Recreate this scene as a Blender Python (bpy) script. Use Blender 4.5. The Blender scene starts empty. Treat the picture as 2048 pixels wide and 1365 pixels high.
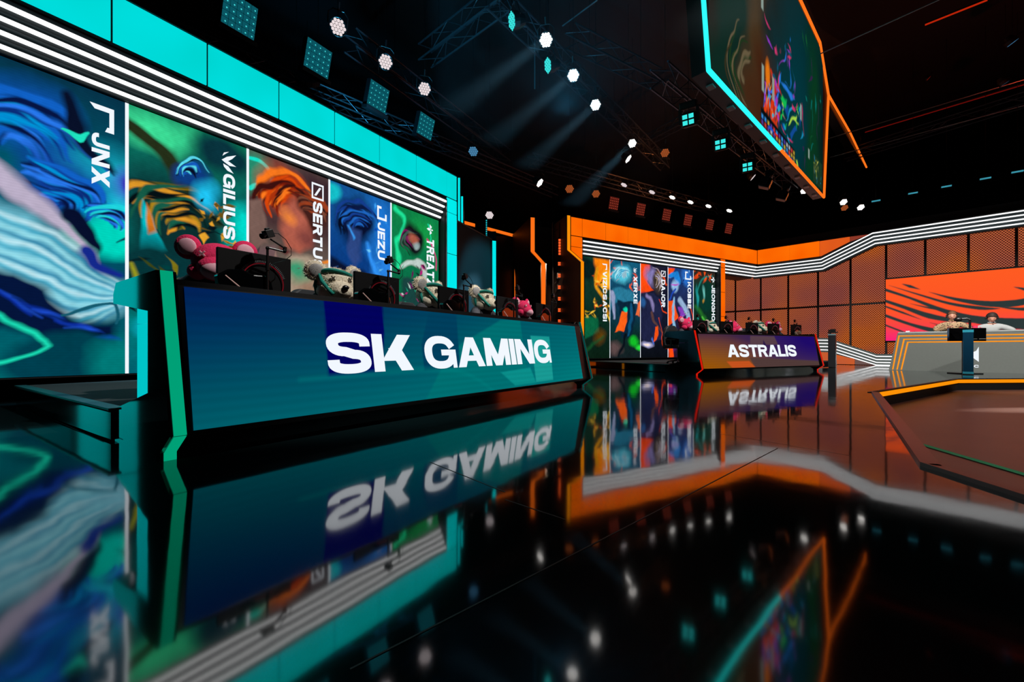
import bpy, bmesh, math, random
import numpy as np
from mathutils import Vector, Matrix, geometry

SC = bpy.context.scene
# ------------------------------------------------------------------ camera
FPX, HOR, EYE = 830.0, 699.0, 0.6          # focal length in pixels of the 2048 frame, horizon row, eye height
cam_data = bpy.data.cameras.new('camera')
cam_data.lens = FPX / 2048 * 36
cam_data.sensor_width = 36
cam_data.shift_y = (HOR - 682.5) / 2048
cam_data.clip_start, cam_data.clip_end = 0.05, 200
cam = bpy.data.objects.new('camera', cam_data)
SC.collection.objects.link(cam)
cam.location = (0, 0, EYE)
cam.rotation_euler = (math.pi / 2, 0, 0)
SC.camera = cam
# ------------------------------------------------------------------ world, exposure
SC.view_settings.view_transform = 'Standard'
SC.view_settings.look = 'None'
SC.view_settings.exposure = 0.0
SC.view_settings.gamma = 1.0
SC.view_settings.use_curve_mapping = False
W = bpy.data.worlds.new('world'); SC.world = W; W.use_nodes = True
W.node_tree.nodes['Background'].inputs[0].default_value = (0.15, 0.6, 0.9, 1)
W.node_tree.nodes['Background'].inputs[1].default_value = 0.004


def lamp(name, kind, loc, target, power, color, size=0.3, angle=40, blend=0.5):
    d = bpy.data.lights.new(name, kind)
    d.energy = power; d.color = color
    if kind == 'SPOT':
        d.spot_size = math.radians(angle); d.spot_blend = blend; d.shadow_soft_size = size
    if kind == 'AREA':
        d.shape = 'DISK'; d.size = size
    if kind == 'POINT':
        d.shadow_soft_size = size
    o = bpy.data.objects.new(name, d); SC.collection.objects.link(o)
    o.location = loc
    o.rotation_euler = (Vector(target) - Vector(loc)).to_track_quat('-Z', 'Y').to_euler()
    return o


# unseen fill spots added to brighten desks, trusses, wings and sunken floor
lamp('stage_fill', 'SPOT', (2.2, 2.6, 6.4), (-1.9, 4.6, 1.1), 1500, (1.0, .96, .92), .08, 40)
lamp('stage_fill', 'SPOT', (3.9, 5.0, 6.4), (0.2, 7.0, 1.1), 1700, (1.0, .96, .92), .08, 36)
lamp('stage_fill', 'SPOT', (6.0, 7.0, 6.6), (5.6, 11.6, 1.2), 1900, (1.0, .95, .92), .08, 44)
lamp('stage_fill', 'SPOT', (9.0, 6.5, 6.4), (13.0, 11.9, 1.2), 3200, (1.0, .97, .92), .08, 50)
lamp('stage_fill', 'SPOT', (8.0, 4.5, 6.4), (10.8, 10.6, 0.6), 1500, (1.0, .97, .92), .08, 50)
lamp('truss_fill', 'SPOT', (-3.0, 8.6, 5.1), (-2.4, 9.6, 8.0), 600, (0.05, .55, 1.0), .1, 110)  # unseen upward spots added so the trusses catch coloured light
lamp('truss_fill', 'SPOT', (1.0, 8.0, 5.2), (1.6, 9.5, 9.0), 420, (0.1, .6, 1.0), .1, 110)
lamp('truss_fill', 'SPOT', (7.5, 14.0, 4.9), (7.0, 15.5, 9.0), 500, (1.0, .25, .06), .1, 110)
lamp('truss_fill', 'SPOT', (13, 9.5, 6.0), (12.5, 11, 10), 200, (1.0, .05, .02), .1, 120)
lamp('wing_fill', 'SPOT', (2.6, 8.6, 4.8), (-.4, 11.6, 2.4), 500, (.15, .8, 1.0), .1, 36)  # unseen teal spot added to lift the dark wing wall
lamp('streak_spot', 'SPOT', (13.2, 6.2, 1.5), (7.0, 5.6, -.22), 9000, (1.0, .95, .85), .02, 5, 1.0)  # unseen narrow spot added to lay a pale streak across the sunken floor
lamp('stage_fill', 'SPOT', (7.0, 1.0, 6.5), (5.6, 3.8, -.2), 500, (1.0, .8, .7), .1, 60)  # unseen spot added to brighten the sunken floor
lamp('wing_fill', 'SPOT', (1.5, 13.0, 3.6), (0.5, 15.0, 1.8), 160, (1.0, .6, .4), .1, 60)  # unseen warm spot added to lift the recess walls
HAZE = []
for p_, s_ in (((1092, 80), 1.0), ((1146.5, 151), .9), ((1191, 210), .9), ((1264.5, 287), .9), ((676, 54), .35), ((771, 124), .3)):
    b_ = 4.9 if p_[0] > 1000 else 8.9
    y_ = FPX * b_ / (1558 - p_[0]); q_ = Vector(((p_[0] - 1024) / FPX * y_, y_, EYE + (HOR - p_[1]) * y_ / FPX))
    dr_ = Vector((-.62, -.35, -.70)) if b_ < 6 else Vector((.22, -.2, -.9))
    HAZE.append((q_, dr_))
    lamp('beam_light', 'SPOT', q_ + dr_ * .08, q_ + dr_ * 5, 3600 * s_, (.35, .75, 1.0), .10, 10, .4)


# ------------------------------------------------------------------ geometry helpers
def floor_pt(px, py, z=0.0):
    Y = (EYE - z) * FPX / (py - HOR)
    return ((px - 1024) / FPX * Y, Y)


def ray(px, py, Y):
    return Vector(((px - 1024) / FPX * Y, Y, EYE + (HOR - py) * Y / FPX))


def at_z(px, py, z):
    return ray(px, py, (z - EYE) * FPX / (HOR - py))


class Frame:
    """a vertical plane in plan: x runs along it to the right, y goes back away from the viewer"""
    def __init__(s, O, ang):
        a = math.radians(ang)
        s.O = Vector((O[0], O[1])); s.a = Vector((math.sin(a), math.cos(a))); s.n = Vector((s.a.y, -s.a.x))
        s.rot = math.atan2(s.a.y, s.a.x)

    def S(s, px, p=0.0):
        k = (px - 1024) / FPX; o = s.O + s.n * p
        return (k * o.y - o.x) / (s.a.x - k * s.a.y)

    def Z(s, px, py, p=0.0):
        Y = s.O.y + p * s.n.y + s.S(px, p) * s.a.y
        return EYE + (HOR - py) * Y / FPX

    def W(s, x, y=0.0, z=0.0):
        v = s.O + s.a * x - s.n * y
        return Vector((v.x, v.y, z))


def plane_frame(V, b, px0, right=True):
    Y = FPX * b / (V - px0)
    ang = math.degrees(math.atan((V - 1024) / FPX))
    if not right:
        ang += 180
    return Frame(((px0 - 1024) / FPX * Y, Y), ang)


F1 = plane_frame(1558, 8.1, 890)
F2 = plane_frame(2600, 23.8, 1164)
F3 = plane_frame(200, -28.8, 1514, right=False)
D1 = Frame((-1.873, 2.207), 34.7)
D2 = plane_frame(2650, 14.2, 1391)
D3 = plane_frame(200, -22.87, 1777.6, right=False)
FJ = plane_frame(1923, 4.5, 1417)

COL = SC.collection


def lin(c):
    out = []
    for v in c[:3]:
        v = v / 255.0
        out.append(v / 12.92 if v <= .04045 else ((v + .055) / 1.055) ** 2.4)
    return tuple(out)


MATS = {}


def pbr(name, rgb, rough=.5, metal=0.0, ior=1.5, noise=0.0, scale=20, bump=0.0):
    if name in MATS: return MATS[name]
    m = bpy.data.materials.new(name); m.use_nodes = True; MATS[name] = m
    nt = m.node_tree; b = nt.nodes['Principled BSDF']
    c = lin(rgb)
    b.inputs['Base Color'].default_value = (*c, 1)
    b.inputs['Roughness'].default_value = rough
    b.inputs['Metallic'].default_value = metal
    b.inputs['IOR'].default_value = ior
    tc = nt.nodes.new('ShaderNodeTexCoord'); n = nt.nodes.new('ShaderNodeTexNoise')
    n.inputs['Scale'].default_value = scale; n.inputs['Detail'].default_value = 4
    nt.links.new(tc.outputs['Object'], n.inputs['Vector'])
    k = noise if noise else .08
    mr = nt.nodes.new('ShaderNodeMapRange')
    mr.inputs['To Min'].default_value = 1 - k; mr.inputs['To Max'].default_value = 1 + k
    nt.links.new(n.outputs['Fac'], mr.inputs['Value'])
    hs = nt.nodes.new('ShaderNodeHueSaturation'); hs.inputs['Color'].default_value = (*c, 1)
    nt.links.new(mr.outputs['Result'], hs.inputs['Value'])
    nt.links.new(hs.outputs['Color'], b.inputs['Base Color'])
    if bump:
        bp = nt.nodes.new('ShaderNodeBump'); bp.inputs['Strength'].default_value = bump
        bp.inputs['Distance'].default_value = .02
        nt.links.new(n.outputs['Fac'], bp.inputs['Height']); nt.links.new(bp.outputs['Normal'], b.inputs['Normal'])
    return m


def emis(name, rgb, strength=1.0, sample=False):
    if name in MATS: return MATS[name]
    m = bpy.data.materials.new(name); m.use_nodes = True; MATS[name] = m
    nt = m.node_tree
    for n in list(nt.nodes):
        if n.type == 'BSDF_PRINCIPLED': nt.nodes.remove(n)
    e = nt.nodes.new('ShaderNodeEmission')
    e.inputs[0].default_value = (*lin(rgb), 1); e.inputs[1].default_value = strength
    nt.links.new(e.outputs[0], nt.nodes['Material Output'].inputs[0])
    m.cycles.emission_sampling = 'FRONT_BACK' if sample else 'NONE'
    return m


def tile_emis(name, rgb, edge, strength=1.0, sample=True):
    """lit diffuser whose glow drifts between two close tones with broad noise"""
    if name in MATS: return MATS[name]
    m = emis(name, rgb, strength, sample); nt = m.node_tree
    e = [n for n in nt.nodes if n.type == 'EMISSION'][0]
    tc = nt.nodes.new('ShaderNodeTexCoord'); n = nt.nodes.new('ShaderNodeTexNoise'); n.inputs['Scale'].default_value = 1.1
    n.inputs['Detail'].default_value = 1
    nt.links.new(tc.outputs['Object'], n.inputs['Vector'])
    r = nt.nodes.new('ShaderNodeValToRGB')
    r.color_ramp.elements[0].position = .3; r.color_ramp.elements[0].color = (*lin(edge), 1)
    r.color_ramp.elements[1].position = .65; r.color_ramp.elements[1].color = (*lin(rgb), 1)
    nt.links.new(n.outputs['Fac'], r.inputs[0]); nt.links.new(r.outputs[0], e.inputs[0])
    return m


def art_mat(name, strength=1.0):
    if name in MATS: return MATS[name]
    m = emis(name, (255, 255, 255), strength); nt = m.node_tree
    e = [n for n in nt.nodes if n.type == 'EMISSION'][0]
    a = nt.nodes.new('ShaderNodeVertexColor'); a.layer_name = 'picture'
    nt.links.new(a.outputs[0], e.inputs[0])
    return m


class MB:
    def __init__(s):
        s.v = []; s.f = []; s.mi = []; s.mats = []; s.cur = 0

    def use(s, m):
        if m not in s.mats: s.mats.append(m)
        s.cur = s.mats.index(m); return s

    def add(s, vs, fs):
        o = len(s.v); s.v += [tuple(v) for v in vs]
        for f in fs:
            s.f.append([i + o for i in f]); s.mi.append(s.cur)
        return s

    def box(s, x0, x1, y0, y1, z0, z1, M=None):
        vs = [Vector((x, y, z)) for x in (x0, x1) for y in (y0, y1) for z in (z0, z1)]
        if M: vs = [M @ v for v in vs]
        return s.add(vs, [(0, 1, 3, 2), (4, 6, 7, 5), (0, 4, 5, 1), (2, 3, 7, 6), (0, 2, 6, 4), (1, 5, 7, 3)])

    def quad(s, *p):
        return s.add(p, [tuple(range(len(p)))])

    def prism(s, prof, d0, d1, axis='x'):
        """extrude a closed 2-D profile; axis x: profile is (y,z); axis y: profile is (x,z); axis z: (x,y)"""
        def P(a, b, d):
            return {'x': (d, a, b), 'y': (a, d, b), 'z': (a, b, d)}[axis]
        n = len(prof)
        vs = [P(a, b, d0) for a, b in prof] + [P(a, b, d1) for a, b in prof]
        fs = [(i, (i + 1) % n, (i + 1) % n + n, i + n) for i in range(n)]
        tri = geometry.tessellate_polygon([[Vector((a, b, 0)) for a, b in prof]])
        for t in tri:
            fs.append(tuple(t)); fs.append(tuple(i + n for i in reversed(t)))
        return s.add(vs, fs)

    def tube(s, pts, r, n=8, cap=True):
        pts = [Vector(p) for p in pts]
        rs = r if isinstance(r, (list, tuple)) else [r] * len(pts)
        vs = []; fs = []; ref = None
        for i, p in enumerate(pts):
            d = (pts[min(i + 1, len(pts) - 1)] - pts[max(i - 1, 0)]).normalized()
            if ref is None or abs(d.dot(ref)) > .95:
                ref = Vector((0, 0, 1)) if abs(d.z) < .9 else Vector((1, 0, 0))
            a = d.cross(ref).normalized(); b = d.cross(a)
            for k in range(n):
                t = 2 * math.pi * k / n
                vs.append(p + (a * math.cos(t) + b * math.sin(t)) * rs[i])
        for i in range(len(pts) - 1):
            for k in range(n):
                fs.append((i * n + k, i * n + (k + 1) % n, (i + 1) * n + (k + 1) % n, (i + 1) * n + k))
        if cap:
            fs.append(tuple(reversed(range(n)))); fs.append(tuple(range((len(pts) - 1) * n, len(pts) * n)))
        return s.add(vs, fs)

    def ball(s, c, r, n=12, m=8, M=None):
        c = Vector(c); r = r if isinstance(r, (list, tuple)) else (r, r, r)
        vs = []; fs = []
        for i in range(m + 1):
            ph = math.pi * i / m
            for k in range(n):
                t = 2 * math.pi * k / n
                v = Vector((r[0] * math.sin(ph) * math.cos(t), r[1] * math.sin(ph) * math.sin(t), r[2] * math.cos(ph)))
                if M: v = M @ v
                vs.append(c + v)
        for i in range(m):
            for k in range(n):
                fs.append((i * n + k, (i + 1) * n + k, (i + 1) * n + (k + 1) % n, i * n + (k + 1) % n))
        return s.add(vs, fs)

    def disc(s, c, nrm, r, n=10):
        c = Vector(c); nrm = Vector(nrm).normalized()
        a = nrm.orthogonal().normalized(); b = nrm.cross(a)
        return s.add([c + (a * math.cos(2 * math.pi * k / n) + b * math.sin(2 * math.pi * k / n)) * r for k in range(n)], [tuple(range(n))])

    def ring(s, c, R, r, n=40, m=6, a0=0.0, a1=360.0, axis='y'):
        pts = []
        full = abs(a1 - a0) >= 360
        for k in range(n + 1):
            t = math.radians(a0 + (a1 - a0) * k / n)
            pts.append(Vector(c) + (Vector((R * math.cos(t), 0, R * math.sin(t))) if axis == 'y' else Vector((R * math.cos(t), R * math.sin(t), 0))))
        return s.tube(pts, r, m, cap=not full)

    def bar2(s, path, half, y0, y1):
        """ribbon box along a polyline in the x-z plane, vertical half height `half`"""
        for (a, b) in zip(path[:-1], path[1:]):
            vs = []
            for (x, z) in (a, b):
                for y in (y0, y1):
                    vs += [(x, y, z - half), (x, y, z + half)]
            s.add(vs, [(0, 1, 3, 2), (4, 6, 7, 5), (0, 4, 5, 1), (2, 3, 7, 6), (0, 2, 6, 4), (1, 5, 7, 3)])
        return s

    def build(s, name, mat=None, parent=None, M=None, smooth=False):
        me = bpy.data.meshes.new(name)
        me.from_pydata(s.v if M is None else [tuple(M @ Vector(v)) for v in s.v], [], s.f)
        mats = s.mats if s.mats else [mat]
        for m in mats: me.materials.append(m)
        if s.mats: me.polygons.foreach_set('material_index', s.mi)
        bm = bmesh.new(); bm.from_mesh(me)
        bmesh.ops.recalc_face_normals(bm, faces=bm.faces) if len(s.f) > 1 and len(s.f) < 40000 else None
        bm.to_mesh(me); bm.free()
        if smooth: me.polygons.foreach_set('use_smooth', [True] * len(me.polygons))
        me.update()
        o = bpy.data.objects.new(name, me); COL.objects.link(o)
        if parent: o.parent = parent
        return o


def bevel(o, w=.01, seg=2):
    m = o.modifiers.new('bevel', 'BEVEL'); m.width = w; m.segments = seg; m.limit_method = 'ANGLE'
    return o


def tag(o, label=None, cat=None, group=None, kind=None):
    if label: o['label'] = label
    if cat: o['category'] = cat
    if group: o['group'] = group
    if kind: o['kind'] = kind
    return o


def thing(name, label, cat, loc=(0, 0, 0), rz=0.0, group=None, kind=None, rot=None):
    o = bpy.data.objects.new(name, None); COL.objects.link(o)
    o.empty_display_size = .1
    o.location = loc; o.rotation_euler = rot if rot is not None else (0, 0, rz)
    return tag(o, label, cat, group, kind)


def copy_tree(o, parent=None):
    c = o.copy(); COL.objects.link(c)
    if parent: c.parent = parent
    for ch in list(o.children):
        if not ch.name.startswith('hanging_rod'): copy_tree(ch, c)
    return c


ORD = ['first', 'second', 'third', 'fourth', 'fifth', 'sixth', 'seventh', 'eighth', 'ninth', 'tenth']


def hang(t, top=11.0, dx=0.0, dy=0.0):
    """thin rod from a hung thing straight up to the ceiling"""
    bpy.context.view_layer.update()
    w = t.matrix_basis; inv_ = w.inverted()
    p = w.translation + Vector((dx, dy, .1))
    MB().tube([inv_ @ p, inv_ @ Vector((p.x, p.y, top))], .006, 5).build('hanging_rod', M_black, t)


# ------------------------------------------------------------------ lettering (heavy wide grotesque, own outlines)
def arc(cx, cy, rx, ry, a0, a1, n=10):
    out = []
    for k in range(n + 1):
        t = math.radians(a0 + (a1 - a0) * k / n)
        c, s_ = math.cos(t), math.sin(t)
        e = .82
        out.append((cx + rx * math.copysign(abs(c) ** e, c), cy + ry * math.copysign(abs(s_) ** e, s_)))
    return out


def thick(path, t, closed=False):
    n = len(path); L = []; R = []
    for i, p in enumerate(path):
        if closed:
            a, b = path[i - 1], path[(i + 1) % n]
        else:
            a, b = path[max(i - 1, 0)], path[min(i + 1, n - 1)]
        dx, dy = b[0] - a[0], b[1] - a[1]; d = math.hypot(dx, dy) or 1
        nx, ny = -dy / d * t / 2, dx / d * t / 2
        L.append((p[0] + nx, p[1] + ny)); R.append((p[0] - nx, p[1] - ny))
    q = []
    for i in range(n if closed else n - 1):
        j = (i + 1) % n
        q.append([L[i], L[j], R[j], R[i]])
    return q


def rect(x0, y0, x1, y1): return [[(x0, y0), (x1, y0), (x1, y1), (x0, y1)]]


def diag(x0, y0, x1, y1, h): return [[(x0, y0), (x0 + h, y0), (x1 + h, y1), (x1, y1)]]


def glyph(ch, T=.22, H=.19):
    T2, H2 = T / 2, H / 2
    if ch == 'S':
        w = .92
        p = arc(w / 2, .735, w / 2 - T2, .265 - H2, 0, 90) + arc(w / 2, .735, w / 2 - T2, .265 - H2, 90, 180)[1:] \
            + arc(w * .42, .735, w * .42 - T2, .20, 180, 268, 8)[1:] + arc(w * .58, .265, w * .42 - T2, .20, 88, 0, 8) \
            + arc(w / 2, .265, w / 2 - T2, .265 - H2, 0, -90)[1:] + arc(w / 2, .265, w / 2 - T2, .265 - H2, -90, -180)[1:]
        q = thick([(w - T2, .665)] + p[1:-1] + [(T2, .335)], (T + H) / 2)
        return w, q
    if ch in 'CGO':
        w = {'C': .98, 'G': 1.02, 'O': 1.06}[ch]
        rx, ry = w / 2 - T2, .5 - H2
        if ch == 'O':
            return w, thick(arc(w / 2, .5, rx, ry, 0, 360, 36)[:-1], (T + H) / 2, True)
        if ch == 'C':
            return w, thick([(w - T2, .64)] + arc(w / 2, .5, rx, ry, 22, 338, 34)[1:-1] + [(w - T2, .36)], (T + H) / 2)
        q = thick([(w - T2, .66)] + arc(w / 2, .5, rx, ry, 25, 350, 34)[1:], (T + H) / 2)
        q += rect(w * .52, .40, w, .40 + H * .85) + rect(w - T * .55, 0, w, .5)
        return w, q
    if ch == 'U':
        w = .95
        p = [(T2, 1)] + arc(w / 2, .40, w / 2 - T2, .40 - H2, 180, 360, 18) + [(w - T2, 1)]
        return w, thick(p, T)
    if ch == 'J':
        w = .78
        p = [(w - T2, 1)] + arc(w / 2, .36, w / 2 - T2, .36 - H2, 0, -180, 18) + [(T2, .40)]
        return w, thick(p, T * .97)
    if ch == 'I': return T, rect(0, 0, T, 1)
    if ch == 'L': return .74, rect(0, 0, T, 1) + rect(T, 0, .74, H)
    if ch == 'T': return .86, rect(0, 1 - H, .86, 1) + rect(.43 - T2, 0, .43 + T2, 1 - H)
    if ch == 'E': return .80, rect(0, 0, T, 1) + rect(T, 0, .80, H) + rect(T, .5 - H2, .76, .5 + H2) + rect(T, 1 - H, .80, 1)
    if ch == 'H': return .94, rect(0, 0, T, 1) + rect(.94 - T, 0, .94, 1) + rect(T, .5 - H2, .94 - T, .5 + H2)
    if ch == 'N': return .96, rect(0, 0, T, 1) + rect(.96 - T, 0, .96, 1) + diag(.96 - T * 1.25, 0, 0, 1, T * 1.25)
    if ch == 'M':
        w = 1.12
        return w, rect(0, 0, T, 1) + rect(w - T, 0, w, 1) + diag(w / 2 - T * .6, 0, 0, 1, T * 1.25) + diag(w / 2 - T * .65, 0, w - T * 1.25, 1, T * 1.25)
    if ch == 'A':
        w = 1.04
        return w, diag(0, 0, w / 2 - T * .62, 1, T * 1.12) + diag(w - T * 1.12, 0, w / 2 - T * .5, 1, T * 1.12) + rect(.2, .2, w - .2, .2 + H * .85)
    if ch == 'V':
        w = 1.0
        return w, diag(w / 2 - T * .62, 0, 0, 1, T * 1.12) + diag(w / 2 - T * .5, 0, w - T * 1.12, 1, T * 1.12)
    if ch == 'X': return 1.0, diag(0, 0, 1 - T * 1.35, 1, T * 1.35) + diag(1 - T * 1.35, 0, 0, 1, T * 1.35)
    if ch == 'Z': return .88, rect(0, 0, .88, H) + rect(0, 1 - H, .88, 1) + diag(0, H * .5, .88 - T * 1.3, 1 - H * .5, T * 1.3)
    if ch == 'K':
        w = 1.0
        return w, rect(0, 0, T, 1) + diag(T * .8, .28, w - T * 1.45, 1, T * 1.4) + diag(w - T * 1.35, 0, T * 1.5, .62, T * 1.3)
    if ch == 'D':
        w = .98
        p = [(T, 1 - H2), (w * .45, 1 - H2)] + arc(w * .45, .5, w * .55 - T2, .5 - H2, 90, -90, 18)[1:-1] + [(w * .45, H2), (T, H2)]
        return w, rect(0, 0, T, 1) + thick(p, (T + H) / 2)
    if ch == 'B':
        w = .92; q = rect(0, 0, T, 1)
        for c_, r_, ww in ((.74, .26, w * .96), (.265, .265, w)):
            p = [(T, c_ + r_ - H2), (ww * .55, c_ + r_ - H2)] + arc(ww * .55, c_, ww * .45 - T2, r_ - H2, 90, -90, 14)[1:-1] + [(ww * .55, c_ - r_ + H2), (T, c_ - r_ + H2)]
            q += thick(p, H)
        return w, q
    if ch == 'R':
        w = .94; q = rect(0, 0, T, 1); c_, r_ = .70, .30
        p = [(T, c_ + r_ - H2), (w * .5, c_ + r_ - H2)] + arc(w * .5, c_, w * .48 - T2, r_ - H2, 90, -90, 14)[1:-1] + [(w * .5, c_ - r_ + H2), (T, c_ - r_ + H2)]
        return w, q + thick(p, H) + diag(w - T * 1.2, 0, w * .42, .45, T * 1.2)
    return .4, []


def text_quads(txt, gap=.10, space=.42, T=.22, H=.19):
    x = 0; out = []
    for ch in txt:
        if ch == ' ': x += space; continue
        w, q = glyph(ch, T, H)
        out += [[(a + x, b) for a, b in f] for f in q]
        x += w + gap
    return out, x - gap


def lettering(name, txt, O, ex, ey, parent, mat, gap=.10, space=.42, T=.22, H=.19):
    """O lower-left corner, ex full advance vector of the word, ey full cap-height vector"""
    q, w = text_quads(txt, gap, space, T, H)
    O, ex, ey = Vector(O), Vector(ex), Vector(ey)
    mb = MB()
    for f in q:
        mb.add([O + ex * (a / w) + ey * b for a, b in f], [tuple(range(len(f)))])
    return mb.build(name, mat, parent)


def shape(name, polys, O, ex, ey, parent, mat):
    O, ex, ey = Vector(O), Vector(ex), Vector(ey); mb = MB()
    for f in polys:
        tri = geometry.tessellate_polygon([[Vector((a, b, 0)) for a, b in f]])
        mb.add([O + ex * a + ey * b for a, b in f], [tuple(t) for t in tri])
    return mb.build(name, mat, parent)


# ------------------------------------------------------------------ painter for the pictures the LED screens show
class Art:
    """u runs left to right 0..1, v runs top to bottom 0..1"""
    def __init__(s, w, h, nx, ny, seed=0):
        s.w, s.h, s.nx, s.ny = w, h, nx, ny
        s.u, s.v = np.meshgrid(np.linspace(0, 1, nx), np.linspace(0, 1, ny))
        s.x, s.y = s.u * w, s.v * h
        s.c = np.zeros((ny, nx, 3)); s.rng = np.random.RandomState(seed)
        s.cell = w / nx

    def warp(s, amp, freq, seed=1):
        r = np.random.RandomState(seed); dx = 0; dy = 0
        for k in range(4):
            a = r.uniform(0, 6.28, 4); f = freq * (1.7 ** k)
            dx = dx + amp / (1.6 ** k) * np.sin(f * s.v * s.h + a[0] + 1.3 * np.sin(f * s.u * s.w + a[1]))
            dy = dy + amp / (1.6 ** k) * np.sin(f * s.u * s.w + a[2] + 1.3 * np.sin(f * s.v * s.h + a[3]))
        s.x, s.y = s.u * s.w + dx, s.v * s.h + dy
        return s

    def plain(s):
        s.x, s.y = s.u * s.w, s.v * s.h; return s

    def grad(s, stops, ang=90):
        t = s.u * math.cos(math.radians(ang)) + s.v * math.sin(math.radians(ang))
        t = (t - t.min()) / (t.max() - t.min())
        ps = [p for p, _ in stops]; cs = np.array([lin(c) for _, c in stops])
        for k in range(3): s.c[..., k] = np.interp(t, ps, cs[:, k])
        return s

    def mix(s, a, col):
        a = np.clip(a, 0, 1)[..., None]
        s.c = s.c * (1 - a) + np.array(lin(col)) * a

    def ell(s, u, v, ru, rv, col, ang=0, soft=.3, alpha=1.0):
        """radii in metres"""
        X = s.x - u * s.w; Y = s.y - v * s.h; t = math.radians(ang)
        a = (X * math.cos(t) + Y * math.sin(t)) / ru; b = (-X * math.sin(t) + Y * math.cos(t)) / rv
        d = np.sqrt(a * a + b * b)
        s.mix(alpha * (1 - (d - (1 - soft)) / (soft * 2 + 1e-6)), col); return s

    def ribbon(s, pts, rad, col, soft=None, alpha=1.0):
        P = [(u * s.w, v * s.h) for u, v in pts]; n = len(P)
        R = rad if isinstance(rad, (list, tuple)) else [rad] * n
        if n > 2:          # smooth with Catmull-Rom
            Q = []; RR = []
            for i in range(n - 1):
                p0, p1, p2, p3 = P[max(i - 1, 0)], P[i], P[i + 1], P[min(i + 2, n - 1)]
                for t in (0, .25, .5, .75):
                    f = lambda a, b, c, d: .5 * (2 * b + (c - a) * t + (2 * a - 5 * b + 4 * c - d) * t * t + (3 * b - a - 3 * c + d) * t ** 3)
                    Q.append((f(p0[0], p1[0], p2[0], p3[0]), f(p0[1], p1[1], p2[1], p3[1]))); RR.append(R[i] + (R[i + 1] - R[i]) * t)
            Q.append(P[-1]); RR.append(R[-1]); P, R = Q, RR
        soft = soft if soft is not None else s.cell * .8
        best = np.full(s.x.shape, -1e9)
        for (a, b, ra, rb) in zip(P[:-1], P[1:], R[:-1], R[1:]):
            dx, dy = b[0] - a[0], b[1] - a[1]; L = dx * dx + dy * dy + 1e-9
            t = np.clip(((s.x - a[0]) * dx + (s.y - a[1]) * dy) / L, 0, 1)
            d = np.hypot(s.x - a[0] - t * dx, s.y - a[1] - t * dy)
            best = np.maximum(best, (ra + (rb - ra) * t) - d)
        s.mix(alpha * (best / soft * .5 + .5), col); return s

    def poly(s, pts, col, soft=None, alpha=1.0):
        P = [(u * s.w, v * s.h) for u, v in pts]; n = len(P)
        ins = np.zeros(s.x.shape, bool); dist = np.full(s.x.shape, 1e9)
        for i in range(n):
            a, b = P[i], P[(i + 1) % n]
            cond = ((a[1] > s.y) != (b[1] > s.y))
            xx = (b[0] - a[0]) * (s.y - a[1]) / ((b[1] - a[1]) or 1e-9) + a[0]
            ins ^= cond & (s.x < xx)
            dx, dy = b[0] - a[0], b[1] - a[1]; L = dx * dx + dy * dy + 1e-9
            t = np.clip(((s.x - a[0]) * dx + (s.y - a[1]) * dy) / L, 0, 1)
            dist = np.minimum(dist, np.hypot(s.x - a[0] - t * dx, s.y - a[1] - t * dy))
        soft = soft if soft is not None else s.cell * .8
        s.mix(alpha * (np.where(ins, dist, -dist) / soft * .5 + .5), col); return s

    def curls(s, u, v, r0, r1, n, cols, spread=140, rot=0, width=.03, seed=0):
        """a fan of curved tapering strokes sweeping round a point"""
        r = random.Random(seed)
        for k in range(n):
            R = r0 + (r1 - r0) * (k + r.random() * .6) / n
            a0 = rot + r.uniform(-25, 25); a1 = a0 + spread * r.uniform(.6, 1.1)
            pts = []; rad = []
            for j in range(6):
                t = j / 5; a = math.radians(a0 + (a1 - a0) * t); rr = R * (1 + .18 * math.sin(3 * t + k))
                pts.append((u + rr * math.cos(a) / s.w, v + rr * math.sin(a) / s.h)); rad.append(width * r.uniform(.6, 1.3) * math.sin(math.pi * (.08 + .84 * t)))
            s.ribbon(pts, rad, cols[k % len(cols)], soft=width * .35, alpha=.9)
        return s

    def shards(s, box, n, cols, size=.15, seed=0, alpha=.85):
        r = random.Random(seed); u0, v0, u1, v1 = box
        for k in range(n):
            u, v = r.uniform(u0, u1), r.uniform(v0, v1); a = r.uniform(0, 6.28)
            L, w_ = size * r.uniform(.5, 1.3), size * r.uniform(.1, .4)
            c, d = math.cos(a), math.sin(a)
            P = [(u + (c * L) / s.w, v + (d * L) / s.h), (u + (-d * w_) / s.w, v + (c * w_) / s.h), (u - (c * L * .7) / s.w, v - (d * L * .7) / s.h), (u + (d * w_) / s.w, v - (c * w_) / s.h)]
            s.poly(P, cols[k % len(cols)], alpha=alpha)
        return s

    def shimmer(s, k=.12, seed=3):
        r = np.random.RandomState(seed); t = np.ones_like(s.u)
        for f in (3, 7, 15, 31):
            a = r.uniform(0, 6.28, 3)
            t += k * np.sin(f * s.u * s.w * 2 + a[0] + 2 * np.sin(f * s.v * s.h + a[1])) * np.sin(f * s.v * s.h * 1.3 + a[2])
        s.c *= t[..., None].clip(.2, 2); return s

    def lines(s, period, k=.06):
        s.c *= (1 + k * np.sin(s.v * s.h * 6.283 / period))[..., None]; return s

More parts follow.
